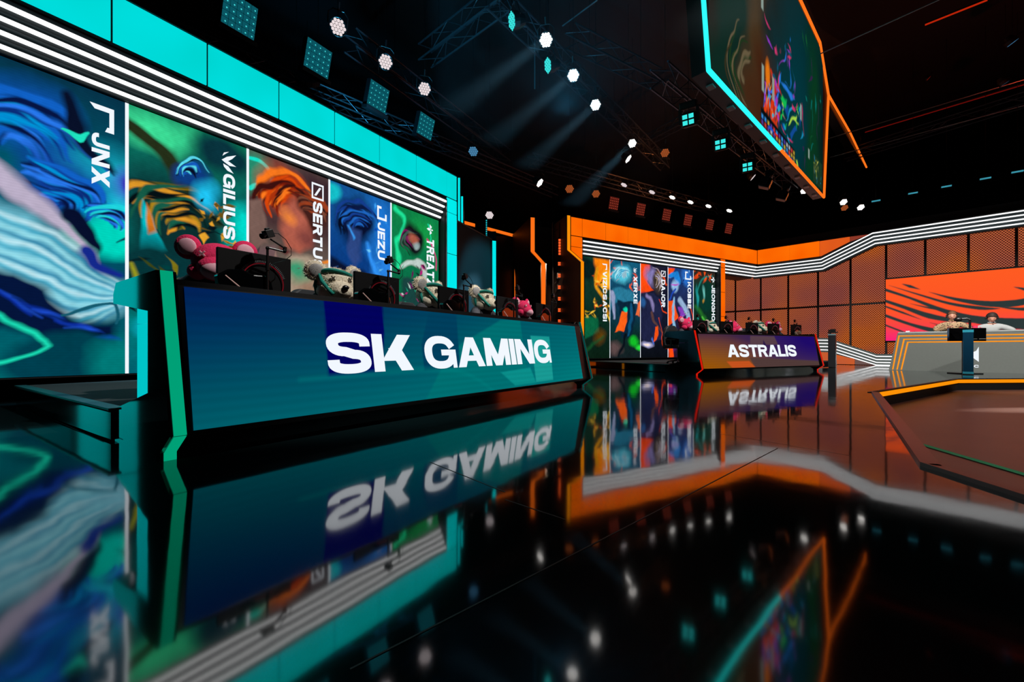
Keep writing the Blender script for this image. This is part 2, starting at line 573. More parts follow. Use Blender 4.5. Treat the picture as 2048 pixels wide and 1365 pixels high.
    def mesh(s, name, BL, ex, ey, parent, mat):
        """BL bottom-left corner, ex full width vector, ey full height vector"""
        BL, ex, ey = np.array(BL, float), np.array(ex, float), np.array(ey, float)
        P = BL + s.u[..., None] * ex + (1 - s.v)[..., None] * ey
        nx, ny = s.nx, s.ny
        idx = np.arange(nx * ny).reshape(ny, nx)
        q = np.stack([idx[1:, :-1], idx[1:, 1:], idx[:-1, 1:], idx[:-1, :-1]], -1).reshape(-1, 4)
        me = bpy.data.meshes.new(name)
        me.vertices.add(nx * ny); me.vertices.foreach_set('co', P.reshape(-1).astype(np.float32))
        me.loops.add(q.size); me.loops.foreach_set('vertex_index', q.reshape(-1).astype(np.int32))
        me.polygons.add(len(q)); me.polygons.foreach_set('loop_start', np.arange(0, q.size, 4, dtype=np.int32))
        me.update(calc_edges=True)
        ca = me.color_attributes.new('picture', 'FLOAT_COLOR', 'POINT')
        c = np.ones((nx * ny, 4), np.float32); c[:, :3] = s.c.reshape(-1, 3)
        ca.data.foreach_set('color', c.reshape(-1))
        me.materials.append(mat)
        o = bpy.data.objects.new(name, me); COL.objects.link(o)
        if parent: o.parent = parent
        return o


# ================================================================== materials
M_black = pbr('black_shell', (5, 6, 7), .4)
M_gloss = pbr('black_gloss', (4, 5, 6), .07, 0, 2.3)
M_cheek = pbr('cheek_gloss', (4, 5, 6), .05, 0, 3.4)
M_mon = pbr('monitor_black', (4, 4, 5), .7, 0, 1.25)
M_matte = pbr('black_matte', (13, 14, 15), .8)
M_drape = pbr('black_drape', (9, 11, 13), .95)
M_soffit = pbr('dark_teal_soffit', (28, 44, 48), .55)
M_metal = pbr('dull_metal', (120, 124, 128), .35, .9)
M_truss = pbr('truss_metal', (70, 74, 80), .4, .8)
M_navy = pbr('navy_paint', (16, 34, 62), .5)
M_slate = pbr('slate_panel', (30, 64, 72), .6)
M_brown = pbr('smoked_wood', (44, 34, 30), .5, noise=.4, scale=3)
M_white = emis('white_light', (255, 255, 255), 1.5, True)
M_text = emis('white_lettering', (242, 248, 255), 1.0)
M_cyan = tile_emis('teal_diffuser', (0, 222, 222), (0, 212, 208), 1.0)
M_cyan2 = tile_emis('teal_column', (0, 238, 240), (0, 230, 230), 1.0)
M_orange = tile_emis('orange_diffuser', (255, 110, 4), (250, 96, 0), 1.0)
M_amber = emis('amber_strip', (255, 146, 8), 1.0, True)
M_orange2 = emis('orange_strip', (255, 112, 24), 1.0, True)


def floor_mat():
    m = pbr('polished_floor', (18, 36, 38), .05, 0, 2.5); nt = m.node_tree; b = nt.nodes['Principled BSDF']
    tc = nt.nodes.new('ShaderNodeTexCoord')
    n1 = nt.nodes.new('ShaderNodeTexNoise'); n1.inputs['Scale'].default_value = .9; n1.inputs['Detail'].default_value = 6
    nt.links.new(tc.outputs['Object'], n1.inputs['Vector'])
    r = nt.nodes.new('ShaderNodeMapRange'); r.inputs['To Min'].default_value = .02; r.inputs['To Max'].default_value = .10
    nt.links.new(n1.outputs['Fac'], r.inputs['Value']); nt.links.new(r.outputs[0], b.inputs['Roughness'])
    n2 = nt.nodes.new('ShaderNodeTexNoise'); n2.inputs['Scale'].default_value = 2.2; n2.inputs['Detail'].default_value = 2
    nt.links.new(tc.outputs['Object'], n2.inputs['Vector'])
    bp = nt.nodes.new('ShaderNodeBump'); bp.inputs['Strength'].default_value = .05; bp.inputs['Distance'].default_value = .02
    nt.links.new(n2.outputs['Fac'], bp.inputs['Height']); nt.links.new(bp.outputs[0], b.inputs['Normal'])
    return m


M_floor = floor_mat()
M_pit = pbr('satin_floor', (110, 76, 68), .36, 0, 1.7, noise=.25, scale=2.5)
M_plat = pbr('platform_carpet', (46, 54, 56), .9)

# ================================================================== the setting
pit = [floor_pt(1743, 786), floor_pt(1915, 759), floor_pt(2048, 758.2), (13.5, 8.9), (13.5, .2), (1.9, .2), floor_pt(2048, 1000), floor_pt(1840, 932)]
outer = [(-16, -4), (24, -4), (24, 27), (-16, 27)]
tri = geometry.tessellate_polygon([[Vector((*p, 0)) for p in outer], [Vector((*p, 0)) for p in reversed(pit)]])
allp = outer + list(reversed(pit))
mb = MB(); mb.add([(x, y, 0) for x, y in allp], [tuple(t) for t in tri]); fl = mb.build('floor', M_floor)
me = fl.data
for p in me.polygons:
    if p.normal.z < 0: p.flip()
tag(fl, kind='structure')
PD = .22
mb = MB().use(M_pit)
tri = geometry.tessellate_polygon([[Vector((*p, 0)) for p in pit]])
mb.add([(x, y, -PD) for x, y in pit], [tuple(t) for t in tri])
mb.use(M_matte)
for i in range(len(pit)):
    a, b = pit[i], pit[(i + 1) % len(pit)]
    mb.quad((*a, -PD), (*b, -PD), (*b, 0), (*a, 0))
tag(mb.build('trim_1'), kind='structure').name = 'floor_pit'
# amber edge light under the far lip, and the metal lip on the near side
def offset_in(a, b, d):
    v = Vector((b[0] - a[0], b[1] - a[1])).normalized(); return Vector((v.y, -v.x)) * d
edge = thing('pit_edge_light', 'amber light strip glowing under the far lip of the sunken floor', 'light strip', (*pit[1], 0))
mb = MB()
for i in (0, 1, 2):
    a, b = Vector(pit[i]), Vector(pit[i + 1]); n = offset_in(a, b, .012)
    mb.add([(*(a + n - Vector(pit[1])), -.075), (*(b + n - Vector(pit[1])), -.075), (*(b + n - Vector(pit[1])), -.008), (*(a + n - Vector(pit[1])), -.008)], [(0, 1, 2, 3)])
mb.build('diffuser', M_amber, edge)
mb = MB()
for i in (0, 1, 2):
    a, b = Vector(pit[i]), Vector(pit[i + 1]); n = offset_in(a, b, .03); o = Vector(pit[1])
    mb.prism([(*(a - o - n * 1.5),), (*(b - o - n * 1.5),), (*(b - o + n * .4),), (*(a - o + n * .4),)], .0, .008, 'z')
mb.build('lip', M_brown, edge)
lip = MB()
P = [Vector(p) for p in (pit[0], pit[7], pit[6], pit[5])]
for a, b in zip(P[:-1], P[1:]):
    n = offset_in(a, b, .10)
    n2 = -n
    lip.prism([tuple(a), tuple(b), tuple(b + n2 * .8), tuple(a + n2 * .8)], .0, .012, 'z')
    lip.prism([tuple(a), tuple(b), tuple(b + n2 * .12), tuple(a + n2 * .12)], .012, .02, 'z')
lp = lip.build('floor_edging', pbr('edging', (120, 84, 76), .3, .4)); tag(lp, 'brown metal edging strip along the near side of the sunken floor', 'edging')
a, b = at_z(1826, 884, -PD + .006), at_z(2100, 964, -PD + .006)
mb = MB(); v = (b - a).normalized(); n = Vector((-v.y, v.x, 0)) * .03
mb.quad(a - n, b + v * 3 - n, b + v * 3 + n, a + n)
tag(mb.build('floor_tape', pbr('green_tape', (0, 196, 140), .6)), 'green tape line stuck across the sunken floor', 'tape')
# thin seams between the floor sheets
for k, (A, B) in enumerate([((1556, 897), (1208, 1078)), ((1208, 1078), (700, 1340)), ((1440, 868), (1700, 912)), ((65, 822), (208, 885)), ((1130, 1040), (1010, 1000)), ((860, 925), (1010, 985))]):
    a, b = Vector((*floor_pt(*A), .0012)), Vector((*floor_pt(*B), .0012)); v = (b - a).normalized(); n = Vector((-v.y, v.x, 0)) * .0022
    mb = MB(); mb.quad(a - n, b - n, b + n, a + n)
    tag(mb.build('trim_%d' % (k + 1), pbr('seam', (60, 44, 40), .5)), kind='structure')

mb = MB(); mb.box(-16, 24, -4, 27, 11, 11.2)
tag(mb.build('ceiling', M_drape), kind='structure')
for nm, bx in (('wall_back', (-16, 24, 26.8, 27)), ('wall_left', (-16, -15.8, -4, 27)), ('wall_right', (23.8, 24, -4, 27)), ('wall_front', (-16, 24, -4, -3.8))):
    mb = MB(); mb.box(*bx, 0, 11); tag(mb.build(nm, M_drape), kind='structure')


# ================================================================== stage portals with the big LED walls
def tiles(parent, name, xs, z0, z1, mat, y0=-.02, y1=.0, g=.012):
    MB().box(xs[0], xs[-1], .002, .05, z0 - .02, z1 + .01).build('tile_backing', M_drape, parent)
    for a, b in zip(xs[:-1], xs[1:]):
        MB().box(a + g, b - g, y0, y1, z0 + g, z1 - g).build(name, mat, parent)


BARZ = [4.19, 4.07, 3.95, 3.83]
BARY = [-.015, .045, .105, .165]


def portal(F, label, x0, x1, xcol, cmat, colmat, xs, zcol, ext):
    t = thing('stage_portal', label, 'stage portal', (*F.O, 0), F.rot)
    # backing body: head box with stepped soffit, two side posts
    mb = MB()
    mb.prism([(.052, 4.95), (.052, 4.27), (.0, 4.27), (.02, 4.13), (.06, 4.13), (.06, 4.01), (.12, 4.01), (.12, 3.89), (.18, 3.89), (.18, 3.77), (.24, 3.77), (.24, 3.73), (.9, 3.73), (.9, 4.95)], x0 - .0, ext, 'x')
    mb.build('head_box', M_soffit, t)
    for (a, b) in ((x0, x0 + xcol[0]), (x1, x1 + xcol[1])):
        mb = MB(); mb.box(a, b, .052, .9, 0, 4.26); mb.build('side_post', M_soffit, t)
    tiles(t, 'fascia_panel', xs, 4.32, 4.93, cmat)
    for (a, b) in ((x0, x0 + xcol[0]), (x1, x1 + xcol[1])):
        MB().box(a, b, .002, .05, 0, 4.27).build('tile_backing', M_drape, t)
        for z0, z1 in zip(zcol[:-1], zcol[1:]):
            MB().box(a + .006, b - .006, -.02, .0, z0 + .01, z1 - .01).build('column_panel', colmat, t)
    for z, y in zip(BARZ, BARY):
        MB().box(x0 + xcol[0] + .02, ext + (.739 * y if ext > x1 + 1 else -xcol[1] - .03), y - .02, y + .02, z - .0185, z + .0185).build('light_bar', M_white, t)
    MB().box(x1 - .025, x1 - .005, -.03, -.01, .0, 4.25).build('edge_trim', M_metal, t)
    MB().box(x0 + xcol[0] + .005, x0 + xcol[0] + .02, -.03, -.01, .0, 4.25).build('edge_trim', M_metal, t)
    MB().box(x0, ext, -.03, .05, 4.93, 4.95).build('top_trim', M_black, t)
    return t


ZC = [.04, .95, 1.95, 2.95, 3.96, 4.93]
p1 = portal(F1, 'tall stage portal edged in glowing teal panels around the left video wall', -7.46, .05, (.26, .37), M_cyan, M_cyan2,
            [-7.46, -6.98, -5.98, -4.98, -3.98, -2.98, -1.97, -.96, .05, .42], ZC[:-1] + [4.31], .42)
p2 = portal(F2, 'stage portal edged in glowing orange panels around the far video wall', -.47, 7.05, (.47, .28), M_orange, M_orange,
            [-.47, 0, 1.0, 2.01, 3.01, 4.02, 5.02, 6.02, 7.02, 8.02, 9.02, 9.5], ZC[:-1] + [4.31], 9.5)

ZS0, ZS1, YS = .29, 3.76, .23


def icon(kind):
    """role marks, unit box, drawn upright (y up)"""
    if kind == 'bracket':
        return [[(0, 0), (0, 1), (.2, .8), (.2, .2)], [(0, 1), (1, 1), (.8, .8), (.2, .8)], [(1, 1), (1, .62), (.8, .72), (.8, .8)]]
    if kind == 'claw':
        return [[(.5, 0), (.28, .35), (.05, 1), (.30, .72), (.48, .42)], [(.5, 0), (.48, .5), (.62, 1), (.68, .55), (.58, .2)], [(.66, .1), (.72, .45), (1, .82), (.95, .4), (.8, .15)], [(.3, .05), (.0, .5), (.12, .15)]]
    if kind == 'square_bar':
        fr = [[(0, 0), (1, 0), (.88, .12), (.12, .12)], [(1, 0), (1, 1), (.88, .88), (.88, .12)], [(1, 1), (0, 1), (.12, .88), (.88, .88)], [(0, 1), (0, 0), (.12, .12), (.12, .88)]]
        return fr + [[(.22, .62), (.22, .8), (.78, .38), (.78, .2)]]
    if kind == 'open_square':
        return [[(0, 0), (1, 0), (.82, .18), (.18, .18)], [(1, 0), (1, 1), (.82, .82), (.82, .18)], [(0, .45), (0, 0), (.18, .18), (.18, .45)], [(1, 1), (.5, 1), (.5, .82), (.82, .82)]]
    return [[(.5, 0), (.36, .3), (.44, .62), (.56, .62), (.64, .3)], [(.5, .66), (.40, .8), (.5, 1), (.6, .8)], [(.36, .5), (.0, .45), (.2, .8), (.4, .66)], [(.64, .5), (1, .45), (.8, .8), (.6, .66)]]


def art_panels(F, specs, label, seps, group=None):
    t = thing('video_wall', label, 'video wall', (*F.O, 0), F.rot)
    MB().box(seps[0], seps[-1], YS + .01, YS + .14, ZS0 - .02, ZS1 + .02).build('screen_cabinet', M_matte, t)
    for k, sp in enumerate(specs):
        x0, x1 = seps[k], seps[k + 1]
        art = sp['art'](); pn = art.mesh('picture_panel', (x0, YS, ZS0), (x1 - x0, 0, 0), (0, 0, ZS1 - ZS0), t, art_mat('screen_picture'))
        nm, bx = sp['name'], sp['box']
        p = -YS
        xa = F.S(bx[0], p); xb = F.S(bx[1], p); xm = (bx[0] + bx[1]) / 2
        za = F.Z(xm, bx[2], p); zb = F.Z(xm, bx[3], p)
        lettering('lettering', nm, (xa, YS - .006, za), (0, 0, zb - za), (xb - xa, 0, 0), pn, M_text, .12, .4, .235, .235)
        ik, ib = sp['icon']
        xa = F.S(ib[0], p); xb = F.S(ib[1], p); xm = (ib[0] + ib[1]) / 2; za = F.Z(xm, ib[2], p); zb = F.Z(xm, ib[3], p)
        shape('role_mark', icon(ik), (xa, YS - .006, za), (0, 0, zb - za), (xb - xa, 0, 0), pn, M_text)
    for x in seps[1:-1]:
        w_ = .017 if F is F1 else .010; MB().box(x - w_, x + w_, YS - .010, YS - .002, ZS0, ZS1).build('divider', M_text, t)
    return t


NXa, NYa = 190, 440


def a1():
    A = Art(1.445, 3.47, NXa, NYa, 1).grad([(0, (6, 50, 72)), (.35, (0, 88, 110)), (.7, (0, 70, 92)), (1, (0, 104, 110))])
    A.warp(.05, 3, 4)
    A.ell(.95, .33, .5, .42, (26, 190, 214), soft=.5).ell(.85, .50, .4, .3, (0, 214, 190), soft=.2).ell(.97, .29, .16, .2, (60, 60, 190), soft=.5)
    bl = [(16, 96, 196), (0, 146, 214), (10, 44, 120), (40, 120, 236), (6, 20, 66)]
    A.ell(.42, .17, .42, .40, (12, 80, 170), soft=.4)
    A.curls(.40, .30, .12, .62, 26, bl, 150, 190, .045, 3)
    A.ell(.62, .36, .30, .36, (14, 60, 150), soft=.4)
    A.curls(.52, .42, .05, .42, 26, bl, 150, 250, .035, 5)
    A.curls(.86, .46, .05, .30, 18, bl + [(30, 210, 220)], 170, 230, .028, 8)
    A.ribbon([(.62, .06), (.72, .16), (.86, .24)], [.05, .10, .03], (8, 16, 40), .04)
    A.ribbon([(.64, .17), (.74, .18), (.80, .16)], [.015, .03, .01], (30, 226, 190))
    A.plain(); A.warp(.02, 5, 2)
    A.poly([(.1, .44), (.40, .47), (.62, .58), (.86, .655), (1.02, .665), (1.02, .74), (.86, .80), (.6, .79), (.36, .72), (.1, .70)], (120, 202, 222), .10)
    for k in range(16):
        v = .46 + k * .018
        A.ribbon([(.15, v), (.45, v + .05 + k * .002), (.7, v + .12), (1.0, .68 + k * .004)], [.01, .03, .02, .004], [(196, 232, 240), (60, 160, 190), (150, 218, 230), (34, 120, 160)][k % 4], .02, .7)
    A.ribbon([(.18, .34), (.40, .42), (.60, .50), (.80, .60)], [.12, .10, .07, .04], (184, 172, 196), .04)
    A.ribbon([(.72, .57), (.82, .61), (.95, .63)], [.07, .06, .04], (20, 40, 140), .03)
    A.ribbon([(.66, .46), (.74, .52), (.80, .56)], [.10, .07, .03], (6, 14, 44), .03)
    A.poly([(.1, .66), (.34, .67), (.52, .72), (.56, .76), (.7, .82), (.92, .82), (.9, .88), (.66, .92), (.3, .83), (.1, .84)], (4, 20, 58), .05)
    for k in range(10):
        A.ribbon([(.2 + .06 * k, .70 + .02 * k), (.34 + .06 * k, .76 + .012 * k), (.42 + .06 * k, .80 + .008 * k)], [.004, .03, .006], [(14, 50, 170), (30, 80, 210), (0, 10, 40)][k % 3], .02, .8)
    A.ribbon([(.60, .80), (.76, .765), (.92, .745), (.92, .82)], [.012, .02, .02, .012], (20, 90, 110))
    A.ell(.62, .95, .5, .34, (0, 62, 78), soft=.15).ell(.96, .95, .3, .26, (0, 120, 118), soft=.4)
    A.ribbon([(.2, .79), (.30, .81), (.50, .905), (.2, .955)], .022, (26, 220, 180), .02)
    return A.shimmer(.03).lines(.03, .04)


def a2():
    A = Art(1.445, 3.47, NXa, NYa, 2).grad([(0, (12, 120, 88)), (.3, (6, 90, 92)), (.6, (0, 150, 140)), (1, (0, 96, 110))])
    A.warp(.05, 3, 9)
    A.ell(.2, .06, .4, .25, (60, 220, 150), soft=.5).ell(.8, .08, .4, .3, (8, 50, 60), soft=.4).ell(.95, .42, .35, .5, (0, 214, 200), soft=.2)
    A.ell(.38, .44, .62, .9, (10, 46, 46), soft=.35)
    g = [(168, 128, 26), (90, 84, 20), (8, 34, 30), (220, 150, 40), (4, 16, 20), (20, 90, 70)]
    A.ribbon([(.0, .06), (.3, .13), (.5, .25), (.7, .36)], [.10, .12, .10, .06], (36, 46, 24), .04)
    A.curls(.42, .44, .1, .7, 30, g, 120, 200, .035, 2)
    A.ell(.50, .18, .22, .17, (14, 60, 130), soft=.3)
    A.curls(.5, .18, .03, .2, 12, [(20, 90, 190), (6, 14, 36), (90, 220, 240)], 160, 180, .016, 6)
    A.ell(.62, .26, .14, .18, (30, 190, 236), soft=.6)
    A.shards((.55, .28, .85, .46), 26, [(226, 160, 44), (110, 80, 20), (6, 20, 26)], .10, 5)
    A.poly([(.12, .35), (.26, .50), (.02, .56)], (0, 190, 200), .02).poly([(.15, .36), (.2, .44), (.11, .47)], (214, 120, 30), .02)
    A.ell(.2, .62, .55, .5, (6, 52, 56), soft=.3)
    A.shards((.0, .55, .6, .8), 20, [(60, 70, 20), (0, 60, 60), (4, 30, 34), (120, 110, 20)], .16, 7, .7)
    A.plain().warp(.02, 4, 3)
    A.poly([(.62, .56), (.52, .66), (.80, .80), (1.02, .86), (1.02, .60), (.9, .56), (.96, .66), (.84, .70)], (0, 226, 204), .03)
    A.poly([(.60, .55), (.78, .52), (.92, .66), (.84, .72), (.56, .63)], (0, 92, 100), .04)
    A.ribbon([(.72, .54), (.84, .62), (.88, .66)], [.03, .06, .05], (20, 180, 210), .03)
    A.ell(.40, .83, .4, .22, (20, 200, 226), soft=.4).ell(.75, .93, .5, .25, (0, 90, 104), soft=.4)
    A.ribbon([(.02, .60), (.10, .70), (.16, .80), (.30, .92)], [.02, .03, .03, .02], (150, 150, 30), .02)
    return A.shimmer(.05).lines(.03, .04)


def a3():
    A = Art(1.445, 3.47, NXa, NYa, 3).grad([(0, (90, 70, 66)), (.3, (70, 48, 50)), (.6, (120, 110, 96)), (1, (150, 190, 180))])
    A.warp(.05, 3, 5)
    A.ell(.1, .1, .3, .3, (40, 140, 110), soft=.4).ell(.9, .08, .5, .4, (60, 40, 46), soft=.4)
    A.ribbon([(.0, .04), (.25, .06), (.22, .12), (.05, .17)], .03, (20, 226, 200), .01)
    o = [(214, 70, 10), (120, 26, 8), (250, 120, 30), (60, 16, 14), (170, 50, 14)]
    A.ell(.42, .14, .42, .36, (170, 52, 14), soft=.3)
    A.curls(.5, .22, .08, .56, 34, o, 130, 170, .04, 4)
    A.ell(.72, .20, .36, .34, (64, 30, 26), soft=.3)
    A.curls(.7, .22, .1, .44, 24, [(70, 34, 30), (120, 70, 52), (36, 18, 20), (150, 60, 30)], 120, 250, .035, 9)
    A.poly([(.36, .22), (.52, .15), (.70, .24), (.74, .36), (.62, .44), (.44, .42), (.34, .34)], (176, 92, 74), .06)
    A.ell(.44, .25, .10, .13, (236, 130, 60), soft=.7).ell(.66, .33, .14, .2, (130, 66, 60), soft=.6)
    A.ribbon([(.36, .42), (.5, .46), (.66, .45)], [.02, .05, .02], (90, 40, 40), .03)
    A.poly([(.0, .24), (.14, .22), (.2, .42), (.0, .46)], (120, 92, 84), .03)
    A.poly([(.0, .47), (.30, .42), (.44, .56), (.44, .74), (.2, .80), (.0, .84)], (108, 82, 84), .04)
    A.shards((.05, .46, .45, .78), 22, [(140, 110, 100), (70, 50, 60), (190, 170, 160), (96, 60, 52)], .16, 3, .7)
    A.poly([(.48, .46), (.98, .42), (1.02, .80), (.9, .98), (.55, 1.0), (.46, .7)], (168, 150, 130), .06)
    A.ell(.80, .66, .3, .5, (150, 118, 96), soft=.5).ell(.56, .86, .3, .5, (196, 228, 222), soft=.5).ell(.60, .53, .18, .14, (60, 150, 110), soft=.6)
    A.plain()
    A.ribbon([(.86, .46), (.93, .60), (1.0, .76)], [.01, .035, .02], (20, 226, 200), .01).ribbon([(.80, .47), (1.0, .44)], [.02, .03], (230, 130, 40), .02)
    A.shards((.58, .5, .85, .62), 6, [(90, 84, 76)], .05, 2)
    return A.shimmer(.04).lines(.03, .04)


def a4():
    A = Art(1.445, 3.47, 150, 380, 4).grad([(0, (20, 84, 150)), (.4, (10, 60, 130)), (.7, (8, 40, 90)), (1, (14, 60, 140))])
    A.warp(.05, 3, 6)
    A.ell(.06, .06, .18, .2, (20, 190, 200), soft=.3).ell(.85, .2, .4, .6, (30, 120, 214), soft=.5).ell(.9, .5, .3, .5, (40, 130, 226), soft=.4)
    A.ell(.42, .20, .40, .44, (8, 16, 46), soft=.3)
    A.curls(.45, .24, .08, .5, 26, [(10, 24, 66), (20, 60, 140), (6, 10, 28), (30, 100, 190)], 130, 190, .03, 3)
    A.poly([(.30, .22), (.50, .26), (.52, .40), (.38, .42), (.28, .34)], (44, 70, 130), .05)
    A.ribbon([(.30, .22), (.38, .30)], [.01, .02], (60, 160, 250), .02)
    A.poly([(.0, .40), (.3, .42), (.56, .46), (.72, .60), (.80, .98), (.0, 1.0)], (10, 20, 48), .05)
    A.curls(.3, .62, .1, .6, 18, [(16, 34, 70), (6, 12, 30), (30, 60, 110)], 100, 190, .03, 12)
    A.ell(.28, .47, .09, .09, (60, 100, 120), soft=.4)
    A.ribbon([(.62, .30), (.74, .44), (.84, .62), (.84, .80)], [.02, .06, .05, .02], (50, 150, 250), .04)
    A.shards((.6, .05, 1, .6), 14, [(60, 160, 240), (10, 70, 170), (120, 210, 250)], .12, 8, .45)
    A.ribbon([(.0, .86), (.2, .80), (.42, .84), (.55, .96)], [.02, .035, .03, .01], (30, 110, 240), .02).ell(.5, .73, .1, .1, (40, 60, 220), soft=.8).ell(.55, .80, .07, .08, (90, 60, 200), soft=.8)
    return A.shimmer(.05).lines(.03, .04)


def a5():
    A = Art(1.445, 3.47, 130, 340, 5).grad([(0, (14, 130, 70)), (.4, (10, 110, 70)), (1, (8, 60, 60))])
    A.warp(.05, 3, 7)
    A.ribbon([(.06, .02), (.3, .10), (.16, .22), (.10, .36)], .05, (30, 226, 150), .03).ell(.7, .12, .4, .3, (20, 150, 70), soft=.5)
    A.ell(.45, .18, .25, .34, (16, 20, 24), soft=.25)
    A.curls(.45, .2, .06, .3, 16, [(30, 24, 34), (120, 20, 90), (10, 10, 16), (60, 90, 80)], 150, 150, .024, 3)
    A.ell(.45, .17, .09, .12, (170, 90, 70), soft=.4).ell(.48, .21, .09, .08, (150, 170, 170), soft=.4)
    A.ribbon([(.18, .36), (.45, .33), (.7, .40), (.62, .52)], [.06, .08, .07, .03], (190, 206, 200), .03)
    A.poly([(.2, .44), (.62, .44), (.72, .60), (.7, .98), (.2, .98)], (24, 66, 62), .04)
    A.shards((.15, .36, .8, .7), 36, [(180, 20, 120), (30, 170, 130), (200, 220, 210), (14, 30, 36), (90, 20, 80)], .11, 3, .8)
    A.ribbon([(.3, .62), (.4, .74), (.38, .98)], [.04, .06, .04], (40, 226, 170), .02).ribbon([(.2, .66), (.24, .98)], [.04, .04], (170, 20, 110), .02)
    A.ribbon([(.72, .16), (.86, .22), (.9, .36)], [.03, .03, .01], (220, 20, 130), .02).ribbon([(.8, .04), (.86, .14), (.78, .2)], .02, (30, 220, 160), .01)
    return A.shimmer(.05).lines(.03, .04)


def b1():
    A = Art(1.44, 3.47, 80, 200, 6).grad([(0, (20, 60, 46)), (.5, (12, 44, 34)), (1, (10, 30, 18))])
    A.warp(.04, 3, 3)
    A.poly([(.5, .0), (1.0, .0), (1.0, .3), (.72, .26), (.55, .2)], (250, 130, 10), .05).ell(.9, .2, .2, .3, (255, 190, 40), soft=.5)
    A.ell(.3, .12, .4, .4, (8, 30, 30), soft=.2).ribbon([(.1, .02), (.2, .14), (.06, .2)], .03, (20, 170, 140), .02)
    A.ribbon([(.62, .10), (.60, .25), (.80, .40), (.94, .56)], [.05, .07, .05, .02], (226, 150, 20), .04)
    A.shards((.5, .18, 1, .5), 20, [(255, 190, 60), (200, 70, 10), (60, 60, 10)], .12, 2)
    A.shards((.1, .52, .9, .66), 24, [(200, 160, 20), (20, 130, 80), (250, 200, 60), (10, 50, 30)], .14, 4)
    A.poly([(.1, .60), (.6, .58), (.66, .74), (.2, .82)], (10, 96, 60), .05).ribbon([(.9, .56), (1.0, .66)], .02, (250, 200, 40), .02)
    A.ell(.7, .78, .2, .2, (90, 60, 10), soft=.7).ribbon([(.1, .98), (.5, .86), (.8, .78)], .03, (20, 80, 40), .06)
    return A.shimmer(.08)


def b2():
    A = Art(1.44, 3.47, 90, 210, 7).grad([(0, (20, 90, 120)), (.4, (16, 60, 90)), (.75, (10, 44, 40)), (1, (20, 30, 34))])
    A.warp(.05, 3, 4)
    A.shards((.0, .02, .5, .22), 10, [(250, 84, 20)], .16, 3).shards((.6, .1, 1, .3), 10, [(250, 84, 20)], .14, 6)
    A.ell(.40, .14, .42, .34, (80, 196, 220), soft=.3).curls(.45, .18, .05, .45, 22, [(170, 226, 236), (30, 130, 180), (100, 200, 226)], 150, 180, .03, 3)
    A.ell(.46, .14, .10, .14, (150, 190, 206), soft=.4)
    A.poly([(.1, .30), (.7, .28), (.8, .40), (.3, .44), (.0, .5)], (40, 120, 150), .04).ribbon([(.06, .34), (.12, .46), (.10, .58)], [.09, .08, .05], (150, 160, 196), .03)
    A.poly([(.24, .42), (.78, .40), (.84, .60), (.7, .78), (.36, .80), (.3, .60)], (10, 36, 56), .03)
    A.ribbon([(.66, .44), (.70, .60), (.60, .76)], [.06, .08, .05], (16, 80, 120), .03)
    A.poly([(.36, .54), (.52, .52), (.56, .64), (.42, .74), (.14, .74), (.3, .62)], (250, 96, 24), .02).ell(.45, .50, .1, .1, (20, 214, 170), soft=.3)
    A.poly([(.9, .42), (1.0, .38), (1.0, .56), (.86, .56)], (240, 110, 60), .02)
    A.ell(.8, .82, .2, .14, (20, 190, 40), soft=.5).ell(.92, .88, .12, .08, (40, 230, 60), soft=.6).ell(.2, .92, .3, .2, (90, 70, 70), soft=.6)
    A.ribbon([(.5, .76), (.44, .9), (.3, 1.0)], [.06, .05, .04], (8, 16, 24), .03)
    return A.shimmer(.08)


def b3():
    A = Art(1.44, 3.47, 90, 210, 8).grad([(0, (26, 26, 44)), (.5, (20, 24, 44)), (1, (10, 14, 20))])
    A.warp(.05, 3, 5)
    A.poly([(.0, .0), (.4, .0), (.2, .18), (.45, .26), (.0, .34)], (250, 74, 16), .02).ribbon([(.6, .05), (.8, .1), (.94, .2)], .03, (250, 74, 16), .02)
    A.ell(.40, .13, .34, .30, (130, 120, 176), soft=.3, ang=30).ell(.6, .16, .26, .4, (60, 50, 46), soft=.3).curls(.5, .16, .1, .42, 16, [(150, 130, 100), (70, 50, 40), (190, 180, 210)], 140, 280, .024, 3)
    A.poly([(.0, .32), (.4, .30), (.8, .36), (.8, .8), (.1, .84), (.0, .6)], (30, 34, 66), .04)
    A.ribbon([(.2, .34), (.4, .40), (.5, .52)], [.06, .08, .04], (130, 120, 170), .04).ell(.08, .42, .14, .16, (40, 90, 150), soft=.4)
    A.ribbon([(.42, .54), (.6, .64), (.92, .74)], [.06, .05, .03], (90, 60, 56), .03)
    A.poly([(.5, .66), (.62, .64), (.56, .8), (.44, .82)], (250, 84, 20), .02).ribbon([(.72, .56), (.78, .70), (.7, .80), (.9, .9)], .014, (250, 74, 16), .01).ribbon([(.66, .36), (.8, .46), (.92, .5)], .018, (250, 74, 16), .01)
    A.ell(.22, .86, .26, .1, (190, 190, 240), soft=.6).ell(.2, .86, .14, .05, (255, 230, 210), soft=.6).ribbon([(.36, .78), (.46, .84)], .02, (80, 120, 230), .03)
    return A.shimmer(.08)


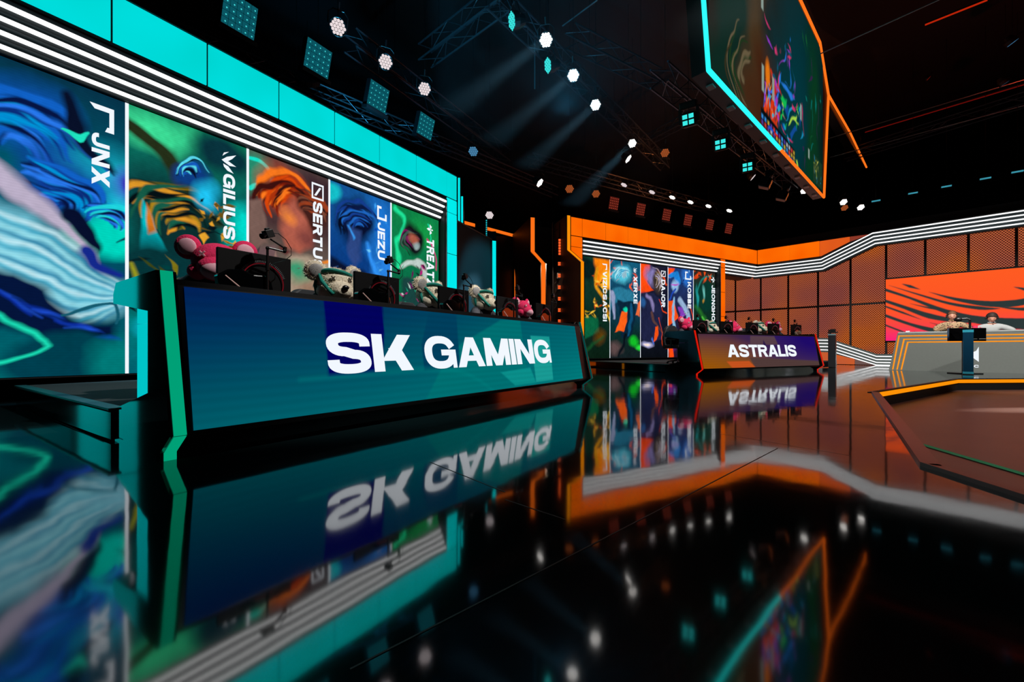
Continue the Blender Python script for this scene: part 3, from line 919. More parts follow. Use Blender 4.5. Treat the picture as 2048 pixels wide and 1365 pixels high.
def b4():
    A = Art(1.44, 3.47, 90, 210, 9).grad([(0, (30, 60, 120)), (.5, (30, 30, 60)), (1, (40, 20, 44))])
    A.warp(.04, 3, 6)
    A.poly([(.0, .0), (.24, .0), (.14, .12), (.0, .12)], (250, 74, 16), .02).ell(.7, .1, .26, .3, (40, 110, 200), soft=.4).shards((.5, .0, .95, .2), 10, [(120, 190, 250), (14, 40, 110)], .12, 3)
    A.ribbon([(.1, .10), (.3, .08), (.42, .18)], [.08, .14, .08], (30, 130, 214), .03).ell(.30, .21, .17, .22, (150, 190, 230), soft=.35).ell(.3, .19, .16, .03, (190, 60, 190), soft=.6)
    A.poly([(.0, .36), (.24, .34), (.36, .56), (.0, .66)], (250, 80, 16), .02).ribbon([(.04, .34), (.14, .28), (.3, .24)], .04, (30, 70, 180), .02)
    A.ribbon([(.24, .34), (.18, .50), (.22, .66), (.30, .78)], [.06, .06, .05, .05], (140, 190, 224), .03).ribbon([(.5, .36), (.7, .46), (.8, .62), (.84, .74)], [.10, .12, .12, .14], (150, 180, 216), .04)
    A.poly([(.38, .42), (.58, .44), (.66, .54), (.44, .56)], (130, 60, 180), .03).shards((.4, .5, .8, .64), 16, [(30, 60, 60), (180, 200, 190), (10, 14, 24)], .07, 5)
    A.ribbon([(.88, .44), (.96, .56), (.92, .66)], .02, (250, 80, 16), .01).ell(.1, .82, .3, .3, (110, 40, 140), soft=.6).poly([(.0, .86), (.2, .84), (.2, .98), (.0, 1.0)], (250, 74, 16), .03)
    return A.shimmer(.08)


def b5():
    A = Art(1.40, 3.47, 90, 210, 10).grad([(0, (50, 40, 34)), (.2, (14, 50, 40)), (1, (8, 34, 22))])
    A.warp(.03, 3, 7)
    A.shards((.0, .0, .8, .1), 14, [(250, 84, 24), (200, 60, 20)], .2, 3)
    A.ell(.6, .28, .50, .62, (8, 54, 44), soft=.12).ribbon([(.2, .34), (.24, .2), (.5, .07), (.9, .03)], [.04, .03, .03, .01], (30, 130, 120), .03)
    A.ell(.18, .30, .06, .36, (30, 150, 150), soft=.7).ell(.46, .24, .06, .22, (110, 200, 190), soft=.7).ell(.44, .34, .05, .08, (190, 140, 50), soft=.7)
    A.ribbon([(.1, .40), (.5, .54), (.78, .66)], [.03, .07, .04], (40, 120, 40), .10).ribbon([(.4, .52), (.74, .65)], [.02, .02], (90, 220, 70), .04)
    A.ribbon([(.2, .55), (.26, .8)], [.03, .08], (40, 170, 150), .06).ell(.9, .72, .2, .3, (6, 80, 30), soft=.7)
    return A.shimmer(.05)


art_panels(F1, [
    dict(art=a1, name='JNX', box=(183, 219, 268, 372), icon=('bracket', (179, 228, 212, 262))),
    dict(art=a2, name='GILIUS', box=(446, 470, 349, 479), icon=('claw', (443, 472, 304, 345))),
    dict(art=a3, name='SERTUS', box=(625.5, 644.5, 405, 541), icon=('square_bar', (623, 647, 368, 400))),
    dict(art=a4, name='JEZU', box=(755, 769.5, 446, 520), icon=('open_square', (754, 773, 414, 441))),
    dict(art=a5, name='TREATZ', box=(853, 868, 479, 572), icon=('leaf', (853, 866, 449, 470)))],
    'wide LED video wall with five tall blue, green and orange pictures behind the near desk', [-7.19, -5.78, -4.34, -2.93, -1.47, .02])
art_panels(F2, [
    dict(art=b1, name='VIZICSACSI', box=(1205.6, 1213.6, 543, 643), icon=('bracket', (1204, 1214, 528, 540))),
    dict(art=b2, name='XERXE', box=(1267, 1274.5, 553, 608), icon=('claw', (1266, 1274, 536, 546))),
    dict(art=b3, name='DAJOR', box=(1322.3, 1330, 560, 615), icon=('square_bar', (1322, 1331, 542, 554))),
    dict(art=b4, name='KOBBE', box=(1375, 1382, 564.5, 617.5), icon=('open_square', (1370, 1382, 544, 560))),
    dict(art=b5, name='JEONGHOON', box=(1423, 1429.8, 571, 664), icon=('leaf', (1421, 1430, 554, 566)))],
    'far LED video wall with five tall colourful pictures under the orange portal', [-.10, 1.39, 2.84, 4.27, 5.70, 7.03])

# ------------------------------------------------------------------ player platforms
def platform(F, x0, x1, front, label, cut):
    t = thing('player_platform', label, 'platform', (*F.O, 0), F.rot)
    MB().box(x0, x1, -front, -.03, .015, .19).build('platform_body', M_gloss, t)
    MB().box(x0, x1, -front, -.03, .19, .214).build('carpet', M_plat, t)
    MB().box(x0 - .012, x0 + .07, -front, -.03, .205, .2185).build('edge_trim', pbr('edge_teal', (60, 120, 120), .3, .5), t)
    return t


# left platform reaches from the wall to the back of the near desk
c0 = Vector(D1.W(0, .86)[:2]); sx = (c0 - F1.O).dot(F1.a); front = (c0 - F1.O).dot(F1.n)
platform(F1, sx - .02, 1.2, front, 'low glossy black platform between the left video wall and the near desk', None)
c0 = Vector(D2.W(0, .86)[:2]); sx = (c0 - F2.O).dot(F2.a); front = (c0 - F2.O).dot(F2.n)
platform(F2, .05, 7.6, front, 'low black platform between the far video wall and the far desk', None)


# ================================================================== back wall with perforated panels, upper and lower light bars
def perf_mat():
    m = emis('perforated_backlit', (255, 120, 60), 1.0, False); nt = m.node_tree
    for n in list(nt.nodes):
        if n.type == 'EMISSION': em = n
    N = nt.nodes.new; Lk = nt.links.new
    tc = N('ShaderNodeTexCoord'); sp = N('ShaderNodeSeparateXYZ'); Lk(tc.outputs['Object'], sp.inputs[0])

    def mt(op, a, b=None):
        n = N('ShaderNodeMath'); n.operation = op
        for i, v in enumerate((a, b)):
            if v is None: continue
            if isinstance(v, (int, float)): n.inputs[i].default_value = v
            else: Lk(v, n.inputs[i])
        return n.outputs[0]
    f = 14.0
    U = mt('MULTIPLY', sp.outputs[0], f); V = mt('MULTIPLY', sp.outputs[2], f * 1.7)
    row = mt('FLOOR', V); off = mt('MULTIPLY', mt('MODULO', row, 2), .5)
    fu = mt('SUBTRACT', mt('FRACT', mt('ADD', mt('ADD', U, 100), off)), .5); fv = mt('MULTIPLY', mt('SUBTRACT', mt('FRACT', V), .5), .8)
    d = mt('SQRT', mt('ADD', mt('MULTIPLY', fu, fu), mt('MULTIPLY', fv, fv)))
    hole = mt('LESS_THAN', d, .33)
    n = N('ShaderNodeTexNoise'); n.inputs['Scale'].default_value = .55; n.inputs['Detail'].default_value = 1
    Lk(tc.outputs['Object'], n.inputs['Vector'])
    r = N('ShaderNodeValToRGB'); r.color_ramp.elements[0].position = .3; r.color_ramp.elements[0].color = (*lin((176, 92, 84)), 1)
    r.color_ramp.elements[1].position = .7; r.color_ramp.elements[1].color = (*lin((236, 118, 44)), 1)
    Lk(n.outputs['Fac'], r.inputs[0])
    mx = N('ShaderNodeMix'); mx.data_type = 'RGBA'
    Lk(hole, mx.inputs[0]); mx.inputs[6].default_value = (*lin((70, 28, 18)), 1); Lk(r.outputs[0], mx.inputs[7])
    Lk(mx.outputs[2], em.inputs[0]); em.inputs[1].default_value = .95
    m.cycles.emission_sampling = 'FRONT'
    return m


M_perf = perf_mat()
YP = .4            # perforated panels sit behind the bars
S3 = F3.S
pw = thing('perforated_wall', 'wall of orange backlit perforated metal panels behind the commentators', 'wall panels', (*F3.O, 0), F3.rot)
seams = [F3.S(x, -YP) for x in (1471, 1521, 1575.6, 1635, 1699, 1769.6, 1848, 1935, 2033)]
step = (seams[-1] - seams[0]) / 8
xs = [seams[0] + step * k for k in range(-2, 14)]
ZM = 2.34
XS0 = F3.S(1771.5, -YP + .06); ZT = F3.Z(1771.5, 559.6, -YP + .06); ZB = F3.Z(1771.5, 682, -YP + .06)
x1, x2 = F3.S(1642), F3.S(1745)
zc = F3.Z(1745, 467); dz = zc - BARZ[0]
for a, b in zip(xs[:-1], xs[1:]):
    g = .035
    topf = lambda x: 4.2 + dz * max(0, min(1, (x - x1) / (x2 - x1)))
    ta, tb = topf(a), topf(b)
    if a > XS0 - .3:
        MB().quad((a + g, YP, ZT + .06), (b - g, YP, ZT + .06), (b - g, YP, tb), (a + g, YP, ta)).build('perforated_panel', M_perf, pw)
        MB().quad((a + g, YP, .02), (b - g, YP, .02), (b - g, YP, ZB - .06), (a + g, YP, ZB - .06)).build('perforated_panel', M_perf, pw)
    else:
        MB().quad((a + g, YP, .02), (b - g, YP, .02), (b - g, YP, ZM - .03), (a + g, YP, ZM - .03)).build('perforated_panel', M_perf, pw)
        # upper sheet, its lower edge scalloped by the hole pattern
        n = 14; vs = [(a + g, YP, ta)]
        for k in range(n * 2 + 1):
            vs.append((a + g + (b - a - 2 * g) * k / (n * 2), YP, ZM + .03 + (.03 if k % 2 else 0)))
        vs.append((b - g, YP, tb)); MB().add(vs, [tuple(range(len(vs)))]).build('perforated_panel', M_perf, pw)
MB().box(xs[0], xs[-1], YP + .03, YP + .12, 0, 5.35).build('backing', M_matte, pw)

M_cstage = emis('stage_screen_picture', (255, 255, 255), 1.0)


def stripes():
    A = Art(6.2, 2.26, 300, 120, 11)
    A.grad([(0, (255, 92, 34)), (.55, (255, 84, 38)), (.8, (250, 66, 70)), (1, (252, 30, 120))], 96)
    for k in range(3):
        pass
    # picture read in the photograph's own screen box: x 1771..2048, left edge 560..682
    def q(px, py):
        x = F3.S(px, -YP + .06); z = F3.Z(px, py, -YP + .06)
        return ((x - XS0) / 6.2, (ZT - z) / 2.26)
    K = (44, 56, 56)
    R = lambda pts, w: A.ribbon([q(*p) for p in pts], w, K, .012)
    R([(1804, 568), (1820, 573), (1840, 579)], [.004, .05, .004])
    R([(1778, 571), (1840, 590), (1900, 607), (1960, 616), (1999, 617)], [.003, .03, .045, .06, .01])
    R([(1858, 584), (1910, 598), (1970, 607), (2020, 607), (2060, 600), (2110, 580)], [.003, .05, .09, .11, .10, .06])
    R([(1771, 580), (1820, 596), (1890, 622), (1960, 640), (2060, 646), (2150, 640)], [.05, .04, .07, .13, .16, .12])
    R([(1820, 607), (1860, 616), (1900, 622)], [.003, .03, .03])
    R([(1771, 602), (1810, 615), (1860, 632), (1920, 642), (1962, 643)], [.05, .06, .09, .06, .01])
    R([(1771, 613), (1805, 625), (1843, 639)], [.03, .035, .003])
    R([(1771, 631), (1820, 648), (1870, 661), (1920, 668)], [.05, .05, .08, .08])
    R([(1771, 650), (1800, 661), (1818, 667)], [.03, .03, .005])
    R([(1860, 645), (1880, 650)], [.004, .02]); R([(2028, 574), (2060, 582), (2090, 600)], [.005, .06, .05])
    R([(1988, 612), (2060, 618), (2140, 600)], [.004, .06, .07]); R([(2000, 652), (2080, 656), (2160, 650)], [.04, .06, .05])
    R([(1828, 662), (1842, 667)], [.003, .015])
    return A


vs_ = thing('video_screen', 'wide orange video screen with dark curved stripes behind the commentators', 'video screen', F3.W(XS0, YP - .06, 0), F3.rot)
stripes().mesh('picture', (0, 0, ZB), (6.2, 0, 0), (0, 0, ZT - ZB), vs_, M_cstage)
a_ = [n for n in M_cstage.node_tree.nodes if n.type == 'EMISSION'][0]; vc = M_cstage.node_tree.nodes.new('ShaderNodeVertexColor'); vc.layer_name = 'picture'
M_cstage.node_tree.links.new(vc.outputs[0], a_.inputs[0]); M_cstage.cycles.emission_sampling = 'FRONT'
MB().box(-.02, 6.22, .004, .05, ZB - .02, ZT + .02).build('cabinet', M_matte, vs_)

# fascia over the corner: orange tiles, four bars that climb to the higher section
cano = thing('corner_canopy', 'orange panelled canopy with four stepped white light bars over the back wall', 'canopy', (*F3.O, 0), F3.rot)
XR = 8.6
for z, y in zip(BARZ, BARY):
    sl = dz / (x2 - x1)
    xo = -(BARZ[0] - z) * .18
    MB().bar2([(-.74 * y, z), (x1 - xo * .4, z), (x2 - xo, z + dz), (XR, z + dz)], .0175, y - .02, y + .02).build('light_bar', M_white, cano)
MB().prism([(-.2, 3.74), (x1 + .1, 3.74), (x2 + .1, 3.74 + dz), (XR, 3.74 + dz), (XR, 4.27 + dz), (x2 - .05, 4.27 + dz), (x1 - .05, 4.27), (-.2, 4.27)], .20, .38, 'y').build('backing', M_soffit, cano)
MB().prism([(0, 4.27), (x1, 4.27), (x2, 4.27 + dz), (XR, 4.27 + dz), (XR, 4.98), (x2, 4.98), (0, 4.98)], .06, .34, 'y').build('header', M_matte, cano)
xt = [0.02, F3.S(1525), F3.S(1579), F3.S(1639)]
for a, b in zip(xt[:-1], xt[1:]):
    MB().box(a + .008, b - .008, -.02, .05, 4.33, 4.93).build('fascia_panel', M_orange, cano)
a, b = xt[-1], F3.S(1700)
h = lambda x: 4.27 + .05 + dz * max(0, min(1, (x - x1) / (x2 - x1)))
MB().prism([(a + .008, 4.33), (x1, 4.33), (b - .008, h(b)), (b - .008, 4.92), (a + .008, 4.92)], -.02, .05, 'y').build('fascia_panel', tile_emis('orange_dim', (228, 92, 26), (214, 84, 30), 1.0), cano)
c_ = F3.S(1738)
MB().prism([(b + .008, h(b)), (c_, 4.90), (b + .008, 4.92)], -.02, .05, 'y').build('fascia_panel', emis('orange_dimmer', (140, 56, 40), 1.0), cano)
# lower run of bars
low = thing('lower_light_bars', 'four white light bars stepping down along the foot of the back wall', 'light bars', (*F3.O, 0), F3.rot)
xa, xb = F3.S(1655), F3.S(1753); z_hi = [F3.Z(1655, y) for y in (681, 687.5, 694, 700.5)]; z_lo = [F3.Z(1753, y) for y in (713.3, 719.6, 725.4, 730.6)]
for k in range(4):
    MB().bar2([(F3.S(1590), z_hi[k] + .03), (xa, z_hi[k]), (xb, z_lo[k]), (XR, z_lo[k])], .0165, -.02, .02).build('light_bar', M_white, low)
MB().prism([(F3.S(1590), z_hi[0] + .14), (xa, z_hi[0] + .09), (xb, z_lo[0] + .09), (XR, z_lo[0] + .09), (XR, 0), (xb + .05, 0), (xa, z_hi[3] - .09), (F3.S(1590), z_hi[3] - .05)], .03, .2, 'y').build('backing', pbr('grey_band', (66, 74, 72), .5), low)
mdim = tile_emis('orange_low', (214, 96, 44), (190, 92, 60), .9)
e1 = F3.S(1709)
zz = lambda x: max(.03, z_hi[3] - .09 - (x - xa) * (z_hi[3] - .09) / (xb + .05 - xa))
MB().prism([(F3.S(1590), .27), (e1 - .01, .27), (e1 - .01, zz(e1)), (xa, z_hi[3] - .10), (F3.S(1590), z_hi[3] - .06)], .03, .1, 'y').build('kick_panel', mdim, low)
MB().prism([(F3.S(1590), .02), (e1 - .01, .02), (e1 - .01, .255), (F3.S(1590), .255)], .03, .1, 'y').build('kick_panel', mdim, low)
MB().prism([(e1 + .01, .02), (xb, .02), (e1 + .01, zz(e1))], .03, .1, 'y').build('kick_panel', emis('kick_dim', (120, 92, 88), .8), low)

# ================================================================== dark wings between the two portals
Y0 = F1.W(.47, .0).y; X0 = F1.W(.47, .0).x
for k, (pa, pb, top) in enumerate(((915.6, 920.5, 355), (922, 926.5, 392))):
    Yk = 11.25 + .1 * k
    a, b = ray(pa, top, Yk), ray(pb, top, Yk)
    t = thing('light_column', ['tall thin teal light column right beside the left portal', 'shorter teal light column, second one right of the left portal'][k], 'light column', (a.x, Yk, 0))
    MB().box(0, b.x - a.x, 0, .3, 0, a.z).build('column_body', M_black, t)
    MB().box(.006, b.x - a.x - .006, -.02, 0, .02, a.z - .02).build('diffuser', M_cyan2, t)
a = ray(911, 443, 10.5); b = ray(983, 481, 12.35)
wl = thing('wing_panel', 'dark teal wing wall ending in a bright teal light strip beside the left portal', 'wing wall', (a.x, a.y, 0), math.atan2(b.y - a.y, b.x - a.x))
L = (Vector((b.x, b.y)) - Vector((a.x, a.y))).length
MB().box(0, L, 0, .06, 0, 3.86).build('panel', M_slate, wl)
MB().box(0, L, -.03, .0, 3.84, 3.88).build('top_edge', M_metal, wl)
MB().box(L - .02, L, -.03, .0, 0, 3.86).build('corner_edge', M_metal, wl)
s0, s1 = ray(983.6, 480, 12.36), ray(992, 480, 12.42)
inv = Matrix.Rotation(-wl.rotation_euler.z, 4, 'Z') @ Matrix.Translation((-a.x, -a.y, 0))
p0, p1_ = inv @ Vector((s0.x, s0.y, 0)), inv @ Vector((s1.x, s1.y, 0))
MB().quad((*p0[:2], .02), (*p1_[:2], .02), (*p1_[:2], 3.84), (*p0[:2], 3.84)).build('light_strip', M_cyan2, wl)


def wing(label, Pback, d, w, prof, zt, strip):
    """slab standing on a plan line, its rim towards the viewer lit. prof: (t along line, z) rim points from top to floor"""
    rz = math.atan2(d[1], d[0])
    t = thing('wing_panel', label, 'wing wall', (*Pback, 0), rz)
    MB().prism([(0, 0), (0, zt)] + [(p, z) for p, z in prof], 0, w, 'y').build('panel', M_brown, t)
    mb = MB(); mb2 = MB()
    for (a, za), (b, zb) in zip(prof[:-1], prof[1:]):
        mb.quad((a + .004, .02, za), (a + .004, w - .02, za), (b + .004, w - .02, zb), (b + .004, .02, zb))
        for y0, y1 in ((-.005, .02), (w - .02, w + .005)):
            mb2.quad((a + .012, y0, za), (a + .012, y1, za), (b + .012, y1, zb), (b + .012, y0, zb))
    mb.build('light_strip', strip, t); mb2.build('strip_edging', M_metal, t)
    return t


P2 = ((1025 - 1024) / FPX * 16.67, 16.67); d2 = (.265, -.964)
hit = lambda P, d, px: ((px - 1024) / FPX * P[1] - P[0]) / (d[0] - (px - 1024) / FPX * d[1])
zof = lambda P, d, px, py: EYE + (HOR - py) * (P[1] + hit(P, d, px) * d[1]) / FPX
pr = [(hit(P2, d2, 1060), 5.2), (hit(P2, d2, 1060), zof(P2, d2, 1060, 503)), (hit(P2, d2, 1081), zof(P2, d2, 1081, 527)), (hit(P2, d2, 1081), 0)]
wing('dark wing wall with a kinked orange light strip, standing left of the orange portal', P2, d2, .19, pr, 5.2, M_orange2)
P3 = ((1108 - 1024) / FPX * 14.37, 14.37); d3 = (.301, -.954)
pr = [(hit(P3, d3, 1133), 4.93), (hit(P3, d3, 1133), zof(P3, d3, 1133, 500)), (hit(P3, d3, 1160), zof(P3, d3, 1160, 524)), (hit(P3, d3, 1160), 0)]
wing('dark wing wall with a kinked amber light strip joined to the orange portal', P3, d3, .15, pr, 4.93, M_amber)
# recess between the two, and the dark panels further left
t = thing('recess_panel', 'dark brown panel closing the gap between the two kinked wings', 'wall panel', (.80, 14.75, 0), math.atan2(.5, .9))
MB().box(0, 1.05, 0, .08, 0, 5.0).build('panel', M_brown, t)
t = thing('backdrop_panel', 'narrow navy panel standing behind the teal strip', 'wall panel', (*ray(968, 450, 14.6)[:2], 0))
MB().box(0, ray(992, 450, 14.6).x - ray(968, 450, 14.6).x, 0, .08, 0, ray(980, 463, 14.6).z).build('panel', M_navy, t)
t = thing('backdrop_panel', 'dark panel below the thin orange light line', 'wall panel', (*ray(990, 465, 16.4)[:2], 0), math.atan2(.3, .9))
MB().box(0, .9, 0, .08, 0, 5.1).build('panel', M_brown, t)
a, b = ray(927, 444, 15.0), ray(1027, 471, 16.75)
t = thing('light_line', 'thin orange light line running above the dark backdrop panels', 'light strip', a, math.atan2(b.y - a.y, b.x - a.x))
MB().box(0, (b.xy - a.xy).length, 0, .08, -.045, .045).build('diffuser', M_orange2, t)
MB().box(0, (b.xy - a.xy).length, .08, .2, -.07, .07).build('housing', M_black, t)
a = ray(1029, 538, 16.3); zt_ = a.z; w_ = ray(1043, 562, 16.3).x - a.x
t = thing('light_fin', 'small orange light fin with a slanted top behind the kinked wing', 'light fin', (a.x, 16.3, 0))
MB().prism([(0, 0), (w_, 0), (w_, ray(1043, 562, 16.3).z), (0, zt_)], 0, .1, 'y').build('diffuser', M_orange2, t)
MB().prism([(w_, 0), (w_ + .06, 0), (w_ + .06, ray(1047, 560, 16.3).z), (w_, ray(1043, 556, 16.3).z), (0, zt_ + .1), (0, zt_)], -.02, .12, 'y').build('edging', M_black, t)


# ================================================================== player desks
def desk(F, L, screen_x, art, letters, strip_mat, label, red=False, rt_strip=None):
    t = thing('player_desk', label, 'desk', (*F.O, 0), F.rot)
    T = .088
    prof = [(0, 0), (0, .045), (-.149, .15), (.061, 1.03), (.84, 1.03), (.90, .96), (.90, .90), (.20, .815), (.20, .355), (.86, .214), (.86, 0)]
    for k, x in enumerate((0, L - T)):
        c = MB().prism(prof, x, x + T, 'x').build('end_cheek', M_cheek, t)
        # light strip let into the front rim
        mb = MB()
        pts = prof[:4]
        g = .016
        for (a, b) in zip(pts[:-1], pts[1:]):
            dy, dz_ = b[0] - a[0], b[1] - a[1]; l = math.hypot(dy, dz_); ny, nz = -dz_ / l * .004, dy / l * .004
            mb.quad((x + g, a[0] + ny, a[1] + nz), (x + T - g, a[0] + ny, a[1] + nz), (x + T - g, b[0] + ny, b[1] + nz), (x + g, b[0] + ny, b[1] + nz))
        mb.build('light_strip', strip_mat if k == 0 else (rt_strip or strip_mat), c)
    # leg panel in the cheek opening; teal column's reflection put in as glow
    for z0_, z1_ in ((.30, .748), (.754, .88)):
        MB().box(.02, .05, .205, .475, z0_, z1_).build('leg_panel', emis('leg_reflection', (0, 196, 200), 1.0, True) if not red else M_gloss, t)
    MB().prism([(.047, .955), (.056, .99), (.86, .99), (.86, .955)], T, L - T, 'x').build('top_rail', M_mon, t)
    MB().box(T, L - T, .12, .84, .885, .905).build('worktop', M_mon, t)
    MB().prism([(-.06, .12), (-.102, .155), (.040, .958), (.13, .958), (.10, .12)], T, L - T, 'x').build('front_housing', M_black, t)
    MB().prism([(.045, 0), (.045, .13), (.14, .13), (.14, 0)], T, L - T, 'x').build('plinth', M_gloss, t)
    # LED screen on the sloping front
    y0, z0, y1, z1 = -.104, .160, .036, .950
    ex = (screen_x[1] - screen_x[0], 0, 0); ey = (0, y1 - y0, z1 - z0)
    nrm = Vector((0, -(z1 - z0), (y1 - y0))).normalized() * .004
    BL = Vector((screen_x[0], y0, z0)) + nrm
    sc = art.mesh('front_screen', BL, ex, ey, t, art_mat('screen_picture'))
    lx0, lx1, t0, t1, txt = letters
    o = Vector((lx0, y0 + (y1 - y0) * t0, z0 + (z1 - z0) * t0)) + nrm * 2
    lettering('lettering', txt, o, (lx1 - lx0, 0, 0), Vector(ey) * (t1 - t0), sc, M_text, .045, .30, .25, .215)
    return t


S1 = lambda px, p=0: D1.S(px, p)
sx0, sx1 = .115, 5.02


def tt(F, px, py, p=0.0):
    """height of a pixel on the sloping front, as 0..1"""
    for _ in range(4):
        z = F.Z(px, py, p); t = (z - .16) / .79; p = .104 - .14 * t
    return t, F.S(px, p)


def sk_art():
    A = Art(sx1 - sx0, .80, 330, 70, 20)
    A.grad([(0, (2, 34, 86)), (.14, (0, 58, 92)), (.35, (0, 84, 100)), (.7, (0, 104, 112)), (1, (0, 122, 122))], 40)
    def q(px, py):
        t, s = tt(D1, px, py); return ((s - sx0) / (sx1 - sx0), 1 - t)
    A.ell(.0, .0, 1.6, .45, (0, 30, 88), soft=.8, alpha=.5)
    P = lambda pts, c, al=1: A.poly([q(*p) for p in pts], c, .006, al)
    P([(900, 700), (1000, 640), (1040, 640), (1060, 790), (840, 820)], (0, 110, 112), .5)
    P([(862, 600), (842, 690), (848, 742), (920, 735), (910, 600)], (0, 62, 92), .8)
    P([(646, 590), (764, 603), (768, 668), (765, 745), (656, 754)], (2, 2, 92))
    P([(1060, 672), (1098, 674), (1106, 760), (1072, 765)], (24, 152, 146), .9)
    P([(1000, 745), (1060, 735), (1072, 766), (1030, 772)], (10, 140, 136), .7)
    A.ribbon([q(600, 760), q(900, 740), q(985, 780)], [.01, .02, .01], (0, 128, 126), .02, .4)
    return A.lines(.055, .05)


t0, l0 = tt(D1, 656, 752); t1, l1 = tt(D1, 1103, 727); t2, _ = tt(D1, 700, 667)
t0b, _ = tt(D1, 1050, 733)
M_green = emis('green_strip', (0, 160, 118), 1.0, True)
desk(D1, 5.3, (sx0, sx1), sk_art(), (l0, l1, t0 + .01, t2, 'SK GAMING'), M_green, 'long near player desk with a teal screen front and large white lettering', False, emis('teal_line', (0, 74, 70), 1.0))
# the dark shelf brackets behind are not visible; far desk
ax0, ax1 = .115, 4.83


def as_art():
    A = Art(ax1 - ax0, .80, 200, 50, 21)
    A.grad([(0, (56, 34, 70)), (.35, (70, 42, 62)), (.7, (86, 56, 50)), (1, (130, 74, 24))], 110)
    A.ell(1.0, .0, 2.1, .8, (30, 10, 104), soft=.7).ell(0, 1.05, 1.6, .5, (150, 84, 10), soft=.8)
    def q(px, py):
        t, s = tt(D2, px, py); return ((s - ax0) / (ax1 - ax0), 1 - t)
    P = lambda pts, c, al=1: A.poly([q(*p) for p in pts], c, .012, al)
    P([(1500, 672), (1548, 673), (1556, 690), (1500, 690)], (86, 62, 72), .9)
    P([(1526, 680), (1532, 690), (1526, 692)], (40, 20, 70), .9)
    P([(1498, 715), (1640, 722), (1640, 733), (1510, 736)], (80, 58, 56), .7)
    P([(1453, 723.5), (1498, 722.5), (1511, 735.5), (1465, 737)], (196, 82, 30))
    return A.lines(.055, .05)


u0, m0 = tt(D2, 1456, 715); u1, m1 = tt(D2, 1594, 714); u2, _ = tt(D2, 1500, 690)
M_red = emis('red_strip', (214, 26, 10), 1.0, True)
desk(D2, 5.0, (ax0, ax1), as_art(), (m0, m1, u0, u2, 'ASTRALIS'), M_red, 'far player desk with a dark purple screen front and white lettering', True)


# ================================================================== kit on the desks
def make_monitor():
    t = thing('gaming_monitor', None, 'monitor')
    bevel(MB().box(0, .50, 0, .03, .985, 1.305).build('panel', M_mon, t), .004)
    mb = MB(); mb.ring((.29, -.012, 1.09), .145, .004, 40, 6, 0, 360)
    mb.build('rear_ring', emis('ring_red', (90, 12, 20), 1.0), t)
    mb = MB()
    for k in range(52):
        a = math.radians(20 + k * 4.0)
        mb.box(-.0012, .0012, -.001, .001, -.008, .008, Matrix.Translation((.29 + .16 * math.cos(a), -.008, 1.09 + .16 * math.sin(a))) @ Matrix.Rotation(math.pi / 2 - a, 4, 'Y'))
    mb.build('vent_ticks', pbr('tick_grey', (120, 124, 128), .5), t)
    # angular stand body standing in front of the panel
    prof = [(-.02, .99), (-.035, 1.10), (.03, 1.145), (.12, 1.155), (.19, 1.13), (.27, 1.135), (.31, 1.09), (.33, 1.0), (.25, .91), (.05, .91)]
    bevel(MB().prism(prof, -.10, -.03, 'y').build('stand_body', M_gloss, t), .01, 2)
    mb = MB(); mb.tube([(.01, -.104, 1.10), (.135, -.108, 1.0)], .0022, 6); mb.build('stand_highlight', emis('highlight_glow', (200, 160, 150), .8), t)  # highlight along the stand put in as a thin glowing line
    MB().prism([(0.05, -.14), (.30, -.14), (.36, .10), (0, .10)], .905, .918, 'z').build('stand_foot', M_black, t)
    MB().box(.16, .22, -.03, .0, .918, 1.10).build('stand_neck', M_black, t)
    return t


def make_camera():
    t = thing('desk_camera', None, 'camera')
    mb = MB(); mb.tube([(0, 0, .905), (0, 0, 1.33)], .009, 8); mb.tube([(0, 0, 1.17), (0, 0, 1.22)], .014, 8); mb.ball((0, 0, 1.33), .014, 8, 6); mb.build('pole', M_black, t)
    MB().tube([(-.03, 0, .912), (.03, 0, .912)], .03, 8).build('clamp', M_black, t)
    mb = MB(); mb.tube([(0, 0, 1.335), (.115, -.01, 1.325)], .0075, 8); mb.ball((.115, -.01, 1.33), .016, 8, 6); mb.build('lower_arm', M_black, t)
    mb = MB(); mb.tube([(.115, -.01, 1.33), (.12, -.01, 1.36)], .014, 8); mb.tube([(.12, -.01, 1.35), (.01, -.02, 1.395)], .0065, 8); mb.build('upper_arm', M_black, t)
    Mx = Matrix.Translation((-.005, -.025, 1.425)) @ Matrix.Rotation(math.radians(-24), 4, 'Y') @ Matrix.Rotation(math.radians(15), 4, 'Z')
    c = MB(); c.box(-.03, .035, -.02, .025, -.025, .03, Mx); c.box(-.01, .02, -.012, .012, .03, .045, Mx); c = c.build('camera', M_black, t); bevel(c, .004)
    mb = MB(); mb.tube([Mx @ Vector((-.03, 0, 0)), Mx @ Vector((-.062, 0, -.004))], [.018, .021], 10); mb.build('lens', M_gloss, c)
    pts = [(.02, -.02, 1.44), (.07, -.01, 1.45), (.13, 0, 1.42), (.17, 0, 1.36), (.17, 0, 1.31), (.12, 0, 1.26), (.05, 0, 1.23), (.01, 0, 1.19)]
    MB().tube(pts, .0028, 5).build('cable', M_black, t)
    return t


mon0, cam0 = make_monitor(), make_camera()


def place(o, F, x, y, label, group, first):
    c = o if first else copy_tree(o)
    c.location = F.W(x, y, 0); c.rotation_euler = (0, 0, F.rot)
    c['label'] = label; c['group'] = group
    return c


